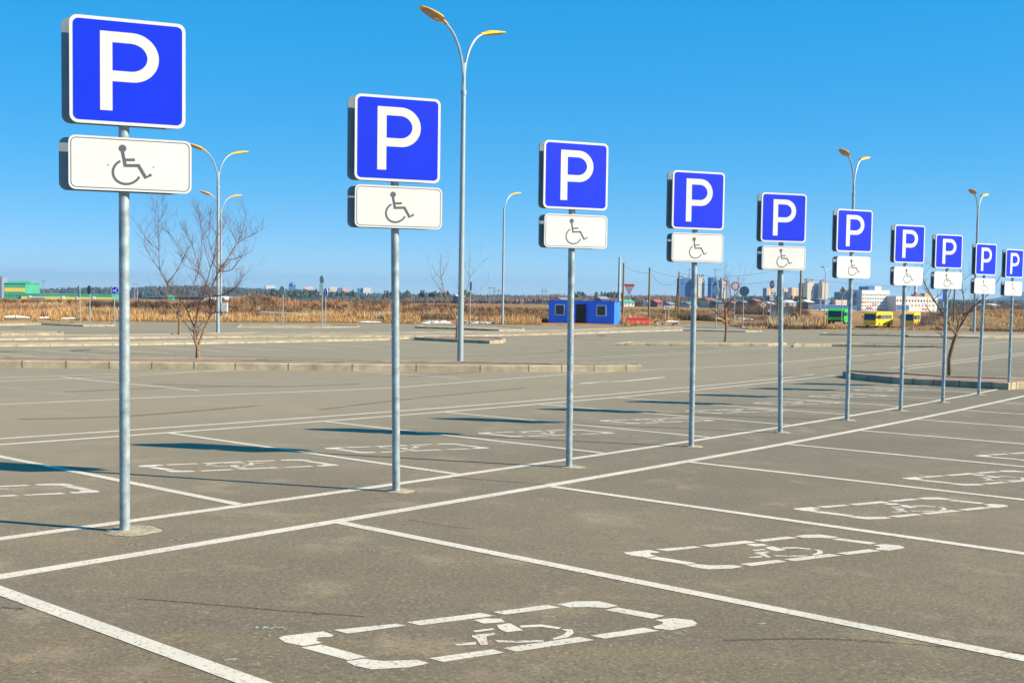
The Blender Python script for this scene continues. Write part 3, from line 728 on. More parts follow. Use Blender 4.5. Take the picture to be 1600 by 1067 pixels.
# ---------------------------------------------------------------- road signs around the far edge
def roadsign(name, px, D, ybase, plates, label, cat='road sign', post_top=None, r=.035, group='small road signs beyond the lot', posts=None):
    B = GP(px, D) if ybase is None else lot(px, ybase)
    t = empty(name, B, 0, label, cat, group)
    zt_ = zpix(B, post_top if post_top else min(p[2] for p in plates) - p0h(plates))
    mb = MB(); mb.tube([(0, 0, -.15), (0, 0, zt_)], r, GALV_FAR, 8); mb.build('post', t, smooth=True)
    for i, (shape, cx, cy, wpx, hpx, m1, m2, extra) in enumerate(plates):
        k = pxm(B); w = wpx * k; h = hpx * k; z = zpix(B, cy); x = (cx - px) * k
        # a foreshortened plate is a plate of full size turned about its post
        full = max(w, h) if shape in ('disc', 'diamond', 'tri') else w
        yaw = math.acos(min(1, w / full)) if full > w * 1.06 else 0.0
        yaw = -yaw
        c_ = Vector((x, 0, z)); M = Matrix.Rotation(yaw, 4, 'Z') @ Matrix((Vector((1, 0, 0)), Vector((0, 0, 1)), Vector((0, -1, 0)))).transposed().to_4x4()
        M.translation = c_ + (Matrix.Rotation(yaw, 3, 'Z') @ Vector((0, -.05, 0)))
        def shp(s_):
            if shape == 'disc': return [(full / 2 * s_ * math.cos(R(15 * j)), h / 2 * s_ * math.sin(R(15 * j))) for j in range(24)]
            if shape == 'diamond': return [(full / 2 * s_, 0), (0, h / 2 * s_), (-full / 2 * s_, 0), (0, -h / 2 * s_)]
            if shape == 'tri': return [(-w / 2 * s_, h / 2 * s_ - h * .12 * (1 - s_)), (0, -h / 2 * s_ - h * .12 * (1 - s_)), (w / 2 * s_, h / 2 * s_ - h * .12 * (1 - s_))]
            return [(-w / 2 * s_, -h / 2 * s_), (w / 2 * s_, -h / 2 * s_), (w / 2 * s_, h / 2 * s_), (-w / 2 * s_, h / 2 * s_)]
        mb = MB(); mb.prism(shp(1), -.01, .012, m1, None, M); pn = mb.build('sign_plate', t)
        if m2 is not None:
            mb = MB(); mb.prism(shp(extra.get('in', .8)), .0125, .018, m2, None, M); f_ = mb.build('sign_face', pn)
        if 'core' in extra:
            mb = MB(); mb.prism(shp(extra['core'][0]), .0185, .022, extra['core'][1], None, M); mb.build('sign_symbol', pn)
        if 'strokes' in extra:
            mb = MB()
            for st in extra['strokes']: strip(mb, [(a_ * full / 2, b_ * h / 2) for a_, b_ in st], extra.get('sw', .16) * h / 2, .0185, .023, extra.get('sm', WHITE), M)
            mb.build('sign_symbol', pn)
    return t
def p0h(plates): q = plates[0]; return q[4] / 2
BK = SIGNBACK; FB = mat('far_sign_back', (.30, .42, .40), .6, .2); DB = mat('dark_sign_back', (.035, .085, .15), .6, .2); GREYF = mat('yield_face', (.30, .33, .36), .6)
roadsign('road_sign', 125, 74, 505, [('disc', 124.2, 455.5, 11, 19, FB, None, {})], 'pale round road sign seen from behind, leftmost by the road', post_top=445.5)
roadsign('road_sign', 140.5, 73, 507, [('disc', 140.5, 453, 10, 14, DB, None, {})], 'dark road sign seen from behind, left of the blue arrow sign', post_top=447)
roadsign('direction_sign', 179, 0, 504.5, [('disc', 180.5, 453.8, 12.6, 13, WHITE, BLUE, {'in': .84, 'strokes': [[(.22, -.62), (.22, .45)], [(.22, -.05), (-.35, -.05)], [(-.22, .16), (-.5, -.05), (-.22, -.26)]], 'sw': .2})], 'blue round sign with white arrows, beside the nearest parking pole', post_top=449)
roadsign('road_sign', 442, 0, 507, [('disc', 441.5, 454, 10.5, 14, FB, None, {})], 'pale oval sign back on a thin post in front of the mound', post_top=447)
roadsign('road_sign', 503, 0, 511.5, [('disc', 503.5, 437, 8.5, 13, FB, None, {}), ('rect', 502, 453, 6, 17, FB, None, {})], 'tall post with two pale sign backs beside the blue arrow oval', post_top=431)
roadsign('direction_sign', 508.5, 0, 507.5, [('disc', 509.5, 457, 8.4, 14, WHITE, BLUE, {'in': .84, 'strokes': [[(0, -.75), (0, .5)], [(-.3, .15), (0, .58), (.3, .15)]], 'sw': .24})], 'blue oval sign with a white upward arrow, right of a taller post', post_top=450.5)
roadsign('road_sign', 734, 0, 509.5, [('rect', 735.2, 447, 2.2, 13, DB, None, {})], 'thin post with an edge-on sign behind the forked tree', post_top=440)
roadsign('yield_sign', 982, 92, None, [('tri', 982, 452.2, 17.5, 16.5, RED, GREYF, {'in': .66})], 'inverted triangle give-way sign with red rim, beside the blue cabin', post_top=444.5)
roadsign('road_sign', 1118.5, 0, 514, [('disc', 1118.3, 454, 7, 15.5, mat('pale_sign_face', (.42, .58, .58), .5), None, {})], 'narrow pale oval sign left of the red-ringed round sign', post_top=446.5)
roadsign('ring_sign', 1147, 88, None, [('disc', 1147.3, 447, 13, 13.2, RED, mat('ring_sign_face', (.55, .60, .62), .5), {'in': .74})], 'round white road sign with a red ring, above the small far tree', post_top=441)
roadsign('road_sign', 1160.5, 0, 514.5, [('disc', 1161.2, 455, 15, 15.6, DB, None, {})], 'large dark round sign back right of the red-ringed sign', post_top=447.8)
roadsign('ring_sign', 1203, 86, None, [('disc', 1205.5, 444.5, 4.6, 12.6, RED, WHITE, {'in': .7}), ('rect', 1205, 457.5, 5.5, 7.5, WHITE, None, {'strokes': [[(-.6, -.1), (.6, -.1)]], 'sm': BLACK, 'sw': .3}), ('rect', 1204.5, 466, 5.2, 6.5, WHITE, None, {'strokes': [[(-.25, .1), (.3, .1)]], 'sm': BLACK, 'sw': .5})], 'red-ringed oval sign with two white plates below it', post_top=439)
roadsign('priority_sign', 1192.5, 150, None, [('diamond', 1192.3, 476.8, 9.8, 9.8, WHITE, ORNG, {'in': .72})], 'orange diamond priority sign low by the houses', post_top=474, r=.04)
roadsign('priority_sign', 1314.5, 0, 518.0, [('diamond', 1316.3, 454.5, 6.6, 16.5, WHITE, ORNG, {'in': .66})], 'narrow white and orange diamond sign left of the white factory', post_top=448)
roadsign('road_sign', 1280.7, 170, None, [('rect', 1281, 472.5, 2.4, 5.5, WHITE, RED, {'in': .6}), ('diamond', 1280.6, 482, 3.2, 8.5, WHITE, ORNG, {'in': .5})], 'tiny red and white sign over a diamond, by the blue warehouse', post_top=470, r=.04)
def chevron():
    B = GP(1042, 103); k = pxm(B); t = empty('chevron_board', B, 0, 'small white board with red arrows on two posts, between the timber poles', 'road sign', 'small road signs beyond the lot')
    for s_ in (-2.6, 2.4):
        mb = MB(); mb.tube([(s_ * k, 0, -.1), (s_ * k, 0, zpix(B, 481))], .04, mat('cream_post', (.5, .42, .28), .8), 6); mb.build('post', t)
    z = zpix(B, 480.6); mb = MB(); mb.box((0, -.06, z), (10 * k, .04, 5.4 * k), WHITE); b = mb.build('board', t)
    M = Matrix((Vector((1, 0, 0)), Vector((0, 0, 1)), Vector((0, -1, 0)))).transposed().to_4x4(); M.translation = Vector((0, -.06, z))
    mb = MB()
    for x in (-2.3, 0, 2.3): mb.prism([((x - 1.2) * k, 0), ((x) * k, 1.7 * k), ((x) * k, .6 * k), ((x + 1.0) * k, .6 * k), ((x + 1.0) * k, -.6 * k), ((x) * k, -.6 * k), (x * k, -1.7 * k)], .0205, .028, RED, None, M)
    mb.build('red_arrow', b)
chevron()

# utility poles & wires --------------------------------------------
def upole(px, D, ytop, label, r=.12, mt=WOOD, brace=None, name='utility_pole', arm=False):
    B = GP(px, D); H = zpix(B, ytop); t = empty(name, B, 0, label, 'utility pole', 'utility poles beyond the lot')
    mb = MB(); mb.tube([(0, 0, -.3), (0, 0, H)], [r, r * .72], mt, 8); mb.build('shaft', t, smooth=True)
    if brace:
        bx = (brace[0] - px) * pxm(B); mb = MB(); mb.tube([(bx, .3, zpix(B, brace[1])), (0, .1, H * .86)], r * .8, mt, 7); mb.build('brace', t, smooth=True)
    if arm:
        mb = MB(); mb.box((0, 0, H * .93), (1.6, .1, .1), mt); 
        for x in (-.7, 0, .7): mb.tube([(x, 0, H * .93), (x, 0, H * .93 + .25)], .04, GALV_FAR, 6)
        mb.build('crossarm', t)
    return B + Vector((0, 0, H))
T0 = upole(966.5, 96, 402, 'pale concrete pole at the right end of the blue cabin', .15, mat('pole_concrete', (.42, .44, .42), .8, 0, .1, 4))
T1 = upole(973, 108, 411, 'olive timber pole just behind the pale concrete pole', .12)
T2 = upole(1013.5, 108, 418, 'lone olive timber pole right of the red barriers', .12)
T3 = upole(1059.5, 112, 424.5, 'timber pole with a leaning brace, left of the blue tower block', .10, brace=(1054.5, 497))
T4 = upole(1214.5, 110, 405, 'timber pole directly behind the fifth parking sign', .13)
T5 = upole(1249.5, 118, 404, 'timber pole right of the fifth parking sign, in the reeds', .13)
T6 = upole(1489.8, 120, 440, 'yellowish timber pole behind the crooked bare tree', .11)
def wire(a, b, sag, label):
    pts = [a.lerp(b, i / 16) + Vector((0, 0, -sag * 4 * (i / 16) * (1 - i / 16))) for i in range(17)]
    mb = MB(); o = pts[0]; mb.tube([p - o for p in pts], .014, BLACK, 4); return tag(mb.build('overhead_wire', loc=o), label, 'wire', 'overhead wires between the poles')
dz = Vector((0, 0, -.35)); dz2 = Vector((0, 0, -.55))
wire(T1 + dz * .7, T2 + dz2, .25, 'thin wire between the first two timber poles')
wire(T2 + dz * .7, T3 + dz2, .12, 'upper wire between the lone timber pole and the braced pole')
wire(T2 + dz, T3 + dz2, 1.15, 'slack looping wire left of the braced timber pole')
wire(T3 + dz * .5, T4 + dz2 * 2, .5, 'upper long wire over the unfinished tower blocks')
wire(T3 + Vector((0, 0, -1.2)), T4 + Vector((0, 0, -2.2)), .3, 'lower long wire over the round signs')
wire(T4 + dz2 * 2, T5 + dz2 * 3, .05, 'short wire between the two timber poles behind the fifth sign')
wire(T5 + dz2 * 4, AT(1620, 452, 175), .6, 'long wire running right above the factory roof')

# ---------------------------------------------------------------- blue cabin, barriers, buses and small things
def cabin():
    D = 93; B = GP(857, D); k = pxm(B); ww = (958.3 - 857) * k / math.cos(R(17)) * .985
    zb = zpix(B, 508); zt_ = zpix(B, 470.5); h = zt_ - zb
    t = empty('site_cabin', B + Vector((0, 0, zb)), R(-17), 'bright blue metal site cabin with two windows and an open dark door', 'cabin')
    bl = mat('cabin_blue_paint', (.035, .20, 1.0), .5, 0, .08, 1.5); bl2 = mat('cabin_trim_blue', (.015, .07, .6), .5); wf = mat('cabin_window_frame', (.62, .68, .66), .6)
    dd = 2.6
    mb = MB(); mb.box((ww / 2, dd / 2, h / 2), (ww, dd, h), bl)
    for i in range(1, 24):
        mb.box((ww * i / 24, -.012, h / 2), (.05, .022, h - .3), bl)
    mb.build('wall', t)
    mb = MB(); mb.box((ww / 2, dd / 2, h + .03), (ww + .05, dd + .05, .06), bl2); rf = mb.build('roof', t)
    mb = MB(); mb.box((ww / 2, -.02, .07), (ww + .02, .06, .14), bl2); mb.build('base_rail', t)
    for x0, x1, y0, y1 in ((868, 882.3, 476, 491.5), (934, 948, 476, 491.5)):
        xa, xb = (x0 - 857) * k, (x1 - 857) * k; za, zb_ = zpix(B, y1) - zb, zpix(B, y0) - zb
        mb = MB(); c_ = ((xa + xb) / 2, -.05, (za + zb_) / 2)
        for q in ((xa, 0), (xb, 0)): mb.box((q[0], -.05, c_[2]), (.07, .08, zb_ - za), wf)
        for q in (za, zb_): mb.box((c_[0], -.052, q), (xb - xa + .07, .08, .07), wf)
        w_ = mb.build('window', t); mb = MB(); mb.box((c_[0], -.035, c_[2]), (xb - xa, .03, zb_ - za), GLASSD); mb.build('pane', w_)
    xa, xb = (901.5 - 857) * k, (917 - 857) * k; z1 = zpix(B, 474.5) - zb
    mb = MB(); mb.box(((xa + xb) / 2, -.03, z1 / 2 + .08), (xb - xa, .05, z1 - .16), mat('door_opening_dark', (.03, .022, .02), .8)); dr = mb.build('door', t)
    mb = MB(); 
    for x in (xa - .04, xb + .04): mb.box((x, -.04, z1 / 2 + .08), (.08, .08, z1 - .1), bl2)
    mb.build('door_frame', dr)
cabin()
def barrier(px, D, w, label, mt, stripe=None, h=.8):
    B = GP(px, D); t = empty('road_barrier', B, 0, label, 'barrier', 'plastic and concrete road barriers')
    prof = [(-.3, 0), (.3, 0), (.28, .22), (.12, .38), (.09, h), (-.09, h), (-.12, .38), (-.28, .22)]
    M = Matrix.Rotation(R(90), 4, 'Z') @ Matrix.Rotation(R(90), 4, 'X')
    mb = MB(); mb.prism(prof, -w / 2, w / 2, mt, None, M); mb.build('block', t)
    if stripe:
        mb = MB()
        for i in range(3): mb.box((-w / 2 + w * (i + .5) / 3, -.2, h * .55), (w / 7, .28, h * .7), BLACK, Matrix.Rotation(R(20), 3, 'Y'))
        mb.build('stripe', t)
redp = mat('barrier_red_plastic', (.62, .045, .04), .45, 0, .1, 3); yelp = mat('barrier_yellow', (.65, .50, .12), .6, 0, .1, 3)
barrier(991, 90, 1.35, 'larger red plastic barrier beside the cabin', redp, h=.62); barrier(1006, 91, .9, 'smaller red plastic barrier under the timber pole', redp, h=.62)
for px, w, lb in ((1121, .8, 'leftmost'), (1129, .9, 'middle'), (1138, .9, 'rightmost')):
    barrier(px, 105, w * .55, '%s of three yellow and black striped road blocks' % lb, yelp, True, .32)
def bus(px, D, ytop, ybot, L, yaw, colr, label, route=None):
    P = AT(px, ybot, D); h = (ybot - ytop) * pxm(P); t = empty('bus', P, yaw, label, 'bus', 'parked buses beyond the reeds'); w = 2.3
    body = mat('bus_paint_%s' % colr[0], colr[1], .4, 0, .05, 2)
    # profile in side view (x along length, z up), extruded across the width
    g0 = .32
    prof = [(-L / 2, g0), (L / 2, g0), (L / 2, h * .9), (L / 2 - .25, h), (-L / 2 + .45, h), (-L / 2 + .12, h * .88), (-L / 2 - .05, h * .45)]
    M = Matrix.Rotation(R(90), 4, 'X')
    mb = MB(); mb.prism(prof, -w / 2, w / 2, body, None, M); b = mb.build('body', t)
    # windscreen (front = -x end), follows the sloping front
    a = Vector((-L / 2 - .05, 0, h * .47)); c_ = Vector((-L / 2 + .12, 0, h * .87)); off = Vector((-.03, 0, 0))
    mb = MB(); vs = [a + off + Vector((0, -w * .46, 0)), a + off + Vector((0, w * .46, 0)), c_ + off + Vector((0, w * .44, 0)), c_ + off + Vector((0, -w * .44, 0))]
    vs += [q + Vector((.05, 0, 0)) for q in vs]; mb.add(vs, [(0, 1, 2, 3), (4, 7, 6, 5), (0, 4, 5, 1), (1, 5, 6, 2), (2, 6, 7, 3), (3, 7, 4, 0)], GLASSD); mb.build('windscreen', t)
    sw = mat('bus_side_glass', (.10, .17, .20), .2)
    for s_ in (-1, 1):
        for i in range(4):
            x0 = -L / 2 + .45 + (L - .8) * i / 4; ww = (L - .8) / 4 - .09
            mb = MB(); mb.box((x0 + ww / 2, s_ * (w / 2 + .005), h * .67), (ww, .03, h * .27), sw if i else GLASSD); mb.build('window', t)
    for s_ in (-1, 1):
        for x in (-L / 2 + L * .2, L / 2 - L * .22):
            mb = MB(); mb.tube([(x, s_ * (w / 2 - .24), .42), (x, s_ * (w / 2 + .02), .42)], .42, RUBBER, 16); wl = mb.build('wheel', t)
            mb = MB(); mb.tube([(x, s_ * (w / 2 + .021), .42), (x, s_ * (w / 2 + .04), .42)], .22, GALV_FAR, 12); mb.build('hub', wl)
    mb = MB(); mb.box((-L / 2 - .03, 0, g0 + .14), (.14, w * .98, .22), BLACK if colr[0] == 'green' else body); mb.build('bumper', t)
    for s_ in (-1, 1):
        mb = MB(); mb.tube([(-L / 2 - .05, s_ * w * .36, h * .30), (-L / 2 - .09, s_ * w * .36, h * .30)], .11, WHITE, 10); mb.build('headlight', t)
        mb = MB(); mb.box((-L / 2 - .12, s_ * (w / 2 + .14), h * .66), (.1, .18, .36), BLACK); mb.build('mirror', t)
    return t
bus(1311, 150, 482.5, 506, 4.0, R(60), ('green', (.02, .62, .03)), 'bright green bus half hidden in reeds behind the sixth sign')
bus(1372, 188, 487, 511, 6.6, R(46), ('yellow', (.95, .58, .01)), 'left yellow minibus, seen from its front corner')
bus(1422, 188, 487.5, 511.5, 6.6, R(60), ('yellow', (.95, .58, .01)), 'right yellow minibus, seen almost head on')
def small_things():
    B = GP(1240.4, 95); mb = MB(); pts = [(math.cos(R(a)) * .24, 0, math.sin(R(a)) * .32 + .5) for a in range(0, 360, 20)]
    pts.append(pts[0]); mb.tube(pts, .085, RUBBER, 8, cap=False); tag(mb.build('tyre', loc=B + Vector((0, 0, .15))), 'old black tyre standing upright in the reeds', 'tyre')
    for px, w, y0, y1, lb in ((1208.5, 7, 484, 503, 'left blue grey steel container beside the timber pole'), (1228, 8, 484.5, 502.5, 'right blue grey steel container beside the timber pole')):
        P = AT(px, y1, 108); k = pxm(P); t = empty('steel_container', P, 0, lb, 'container'); bm = mat('container_grey_blue', (.15, .21, .26), .6, .2, .15, 3)
        mb = MB(); mb.box((0, .3, (y1 - y0) * k / 2), (w * k, .7, (y1 - y0) * k), bm); mb.build('body', t)
        mb = MB(); mb.box((0, .3, (y1 - y0) * k + .03), (w * k + .06, .76, .06), SIGNBACK); mb.build('lid', t)
    roadsign('stop_sign', 1200.5, 104, None, [('disc', 1200.8, 490.5, 5, 5.6, RED, None, {}), ('rect', 1201.5, 485.5, 3, 3.2, WHITE, None, {})], 'low small red sign left of the grey containers', post_top=484)
    # raised concrete slab in the field
    a = [AT(x, y, 92) for x, y in ((406, 501), (442, 500), (468, 502.5))]
    mb = MB(); P = GP(438, 92); mb.box((0, 0, .42), (3.4, 1.6, .18), CONC, Matrix.Rotation(R(3), 3, 'Y')); mb.box((-.8, .2, .16), (1.2, .8, .34), CONC)
    tag(mb.build('concrete_slab', loc=P), 'pale concrete slab lying before the earth mound', 'slab')
small_things()
def patch(px0, px1, D, dep, label, mt=SNOW, nm='snow_patch', h=.12, seed=0, n=30, kind=None):
    rs = random.Random(seed + int(px0)); A = GP(px0, D); Bq = GP(px1, D); c_ = (A + Bq) / 2; c_ = GP((px0 + px1) / 2, D); w = (Bq - A).length / 2
    mb = MB(); rings = [(1.0, -.15), (.8, .6), (.45, 1.0)]; vs = []
    ra = [1 + rs.uniform(-.5, .3) for _ in range(n)]; h *= .45
    for s_, hh in rings:
        for i in range(n):
            t_ = 2 * math.pi * i / n; x = c_.x + math.cos(t_) * w * s_ * ra[i]; y = c_.y + math.sin(t_) * dep * s_ * ra[i]
            vs.append((x - c_.x, y - c_.y, zfield(x, y) + h * hh * rs.uniform(-.1, 1.5) - c_.z))
    vs.append((0, 0, h * .9)); fs = []
    for j in range(2):
        for i in range(n): fs.append((j * n + i, j * n + (i + 1) % n, (j + 1) * n + (i + 1) % n, (j + 1) * n + i))
    for i in range(n): fs.append((2 * n + i, 2 * n + (i + 1) % n, 3 * n))
    mb.add(vs, fs, mt); return tag(mb.build(nm, loc=c_), label, 'snow patch' if mt is SNOW else 'rubble', 'old snow patches in the field' if mt is SNOW else None)
patch(6, 47, 88, 1.6, 'largest snow patch low at the left edge of the field', h=.3)
patch(60, 76, 87, .8, 'short snow patch left of the round sign backs', h=.2)
patch(96, 118, 87, .8, 'snow strip at the foot of the leftmost sign posts', h=.18)
patch(182, 190, 86, .6, 'tiny snow patch beside the nearest parking pole', h=.2)
patch(560, 596, 87, .7, 'thin broken snow strip left of the second parking pole', h=.12)
patch(658, 712, 88, 2.0, 'long snow bank left of the nearest lamp post', h=.30)
patch(724, 768, 88, 1.4, 'low snow bank right of the nearest lamp post', h=.22)
patch(1140, 1180, 112, 3.0, 'white snow patch behind the dark round sign', h=.35)
patch(1165, 1190, 160, 4.0, 'far snow strip on the track left of the diamond sign', h=.4)
patch(1270, 1345, 300, 5, 'long far snow bank in front of the blue warehouse', h=.5)
patch(1040, 1062, 101, .9, 'snow scraps right of the small arrow board', h=.2)
patch(1494, 1511, 88, 1.2, 'small white snow heap right of the crooked bare tree', h=.3)
patch(1545, 1570, 105, 1.2, 'faint snow streak on the golden slope at right', h=.3)
patch(828, 856, 120, 3, 'pale streak of snow left of the blue cabin', h=.5)

def rubble():
    rs = random.Random(77); mb = MB(); O = GP(715, 86)
    for _ in range(170):
        px = rs.choice((rs.uniform(640, 775), rs.uniform(640, 775), rs.uniform(985, 1060), rs.uniform(1180, 1500))); P = GP(px, rs.uniform(84, 92) if px < 800 else rs.uniform(88, 98)) - O; s_ = rs.uniform(.06, .22)
        v = [P + Vector((rs.uniform(-s_, s_), rs.uniform(-s_, s_), rs.uniform(-.02, s_ * 1.1))) for _ in range(6)]
        mb.add(v, [(0, 1, 2), (0, 2, 3), (0, 3, 4), (0, 4, 5), (1, 2, 5), (2, 3, 5), (3, 4, 1), (4, 5, 1)], rs.choice((CONC, SOIL, BARK, SNOW)))
    o = mb.build('rubble', loc=O); tag(o, kind='stuff'); o['label'] = 'broken stones and dirt strewn along the far verge'
rubble()
# ---------------------------------------------------------------- dry reeds and bushes (stuff)
def stuff_mesh(name, V, F3, colr, material, label=None):
    V = np.asarray(V, dtype=np.float32); n = len(V); me = bpy.data.meshes.new(name)
    nf = len(F3); me.vertices.add(n); me.vertices.foreach_set('co', V.ravel())
    me.loops.add(nf * 3); me.polygons.add(nf); me.loops.foreach_set('vertex_index', np.asarray(F3, dtype=np.int32).ravel())
    me.polygons.foreach_set('loop_start', np.arange(0, nf * 3, 3, dtype=np.int32)); me.polygons.foreach_set('loop_total', np.full(nf, 3, dtype=np.int32))
    me.update(calc_edges=True)
    at_ = me.color_attributes.new('tint', 'FLOAT_COLOR', 'POINT'); cc = np.ones((n, 4), dtype=np.float32); cc[:, :3] = colr; at_.data.foreach_set('color', cc.ravel())
    me.materials.append(material); o = bpy.data.objects.new(name, me); COL.objects.link(o); o['kind'] = 'stuff'
    if label: o['label'] = label
    return o
ATTR = m_attr('dry_plant')
def blades(specs, rs):
    """specs: x,y,z,height,width,colour -> three leaning triangles per tuft"""
    V = []; F = []; K = []
    for (x, y, z, h, w, c_) in specs:
        for _ in range(3):
            a = rs.uniform(0, 3.14); bx, by = x + rs.uniform(-w, w), y + rs.uniform(-w, w); dx, dy = math.cos(a) * w / 2, math.sin(a) * w / 2
            lx, ly = rs.uniform(-.25, .25) * h, rs.uniform(-.2, .2) * h; o = len(V); hh = h * rs.uniform(.6, 1.1)
            V += [(bx - dx, by - dy, z - .05), (bx + dx, by + dy, z - .05), (bx + lx, by + ly, z + hh)]; F.append((o, o + 1, o + 2)); s_ = rs.uniform(.8, 1.25)
            K += [tuple(q * s_ for q in c_)] * 3
    return V, F, K
def field_plants():
    rs = random.Random(21); sp_ = []; N = 150000
    gold = (.48, .29, .125); rust = (.36, .20, .10); brown = (.24, .15, .09); pale = (.50, .38, .21); dark = (.16, .11, .07); olive = (.16, .14, .05)
    for _ in range(N):
        px = rs.uniform(-160, 1760); az = math.atan((px - 800) / FPX); r0 = redge(az)
        q = rs.random(); r = r0 + .4 + (170 - r0) * q ** 1.35
        x, y = r * math.sin(az), r * math.cos(az); z = zfield(x, y); e = r - r0; n1 = wav(x, y * .7, 21); n2 = wav(y, x, 7)
        road = 1020 < px < 1140 and e < 14 - abs(px - 1080) * .1
        if road: continue
        if 845 < px < 972 and e < 9: continue
        if e < 13 and any(a_ < px < b_ for a_, b_ in ((4, 50), (58, 78), (94, 120), (556, 600), (655, 772), (1490, 1514))): continue
        if wav(x * 2.1 + 40, y * .8, 13) > .35 and rs.random() < .75: continue
        h = .28 + .34 * rs.random() ** 1.5 + .22 * n1 + .16 * wav(x * 1.3, y, 3.1)
        if e < 2.2: h = .06 + .10 * rs.random()
        elif e < 6: h *= .45 + .09 * e
        t_ = (r - r0) / 70
        c_ = gold if t_ < .22 + .12 * n1 else (brown if t_ < .55 + .15 * n2 else rust)
        if n2 > .45 and t_ > .1: c_ = dark
        elif n2 < -.6: c_ = pale
        if e < 1.5: c_ = olive if rs.random() < .6 else dark
        if px > 1145:
            t2 = e
            if t2 < 3: c_ = dark if rs.random() < .65 else brown; h = .15 + .2 * rs.random()
            else: c_ = gold if n2 < .3 else pale
            if 1290 < px < 1460: h *= (.22 if px > 1335 else .5) if e < 120 else .2
            elif px < 1345: h *= 1.3 if e < 40 else .5
            if px > 1470: h *= .6 if e < 30 else .7
            if 1140 < px < 1200: h *= .5; c_ = brown if n2 > 0 else pale
            if 1280 < px < 1340 and e > 45: h *= .3
        h = max(.08, h)
        sp_.append((x, y, z, h, h * .06 + .022 + .0005 * e, c_))
    V, F, K = blades(sp_, rs)
    stuff_mesh('dry_reeds', V, F, K, ATTR, 'golden and brown dry reeds covering the field beyond the lot')
field_plants()
def bushes():
    """dark leafless brush: many thin stems fanning from a root"""
    rs = random.Random(31); V = []; F = []; K = []
    def brush(x, y, z, h, w, col, n):
        for _ in range(n):
            a = rs.uniform(0, 6.28); q = rs.random() ** .7 * w; tx, ty = x + math.cos(a) * q, y + math.sin(a) * q; hh = h * rs.uniform(.5, 1) * (1 - .3 * (q / w) ** 2); o = len(V); b = .035 + .0003 * y
            V.extend([(x + (tx - x) * .3 - b, y + (ty - y) * .3, z - .1), (x + (tx - x) * .3 + b, y + (ty - y) * .3, z - .1), (tx, ty, z + hh)]); F.append((o, o + 1, o + 2)); s_ = rs.uniform(.7, 1.4); K.extend([tuple(k * s_ for k in col)] * 3)
    for px0, px1, D0, D1, h, n, col in ((1435, 1680, 165, 200, 2.6, 300, (.19, .135, .10)), (140, 345, 118, 130, 1.1, 170, (.18, .115, .075)), (345, 470, 108, 140, .45, 140, (.24, .15, .08)), (470, 700, 120, 150, .7, 150, (.24, .14, .08)),
                                       (700, 860, 125, 150, .7, 90, (.17, .10, .055)), (1140, 1260, 150, 200, 1.8, 120, (.17, .12, .09)), (990, 1100, 140, 160, .6, 60, (.2, .13, .06)), (-100, 140, 140, 160, .8, 100, (.25, .14, .06)), (1060, 1110, 108, 112, .7, 40, (.14, .10, .06))):
        for _ in range(n):
            P = GP(rs.uniform(px0, px1), rs.uniform(D0, D1)); brush(P.x, P.y, P.z, h * rs.uniform(.6, 1.2), h * .8, col, 26)
    stuff_mesh('bare_brush', V, F, K, ATTR, 'dark leafless brush growing in clumps through the field')
bushes()

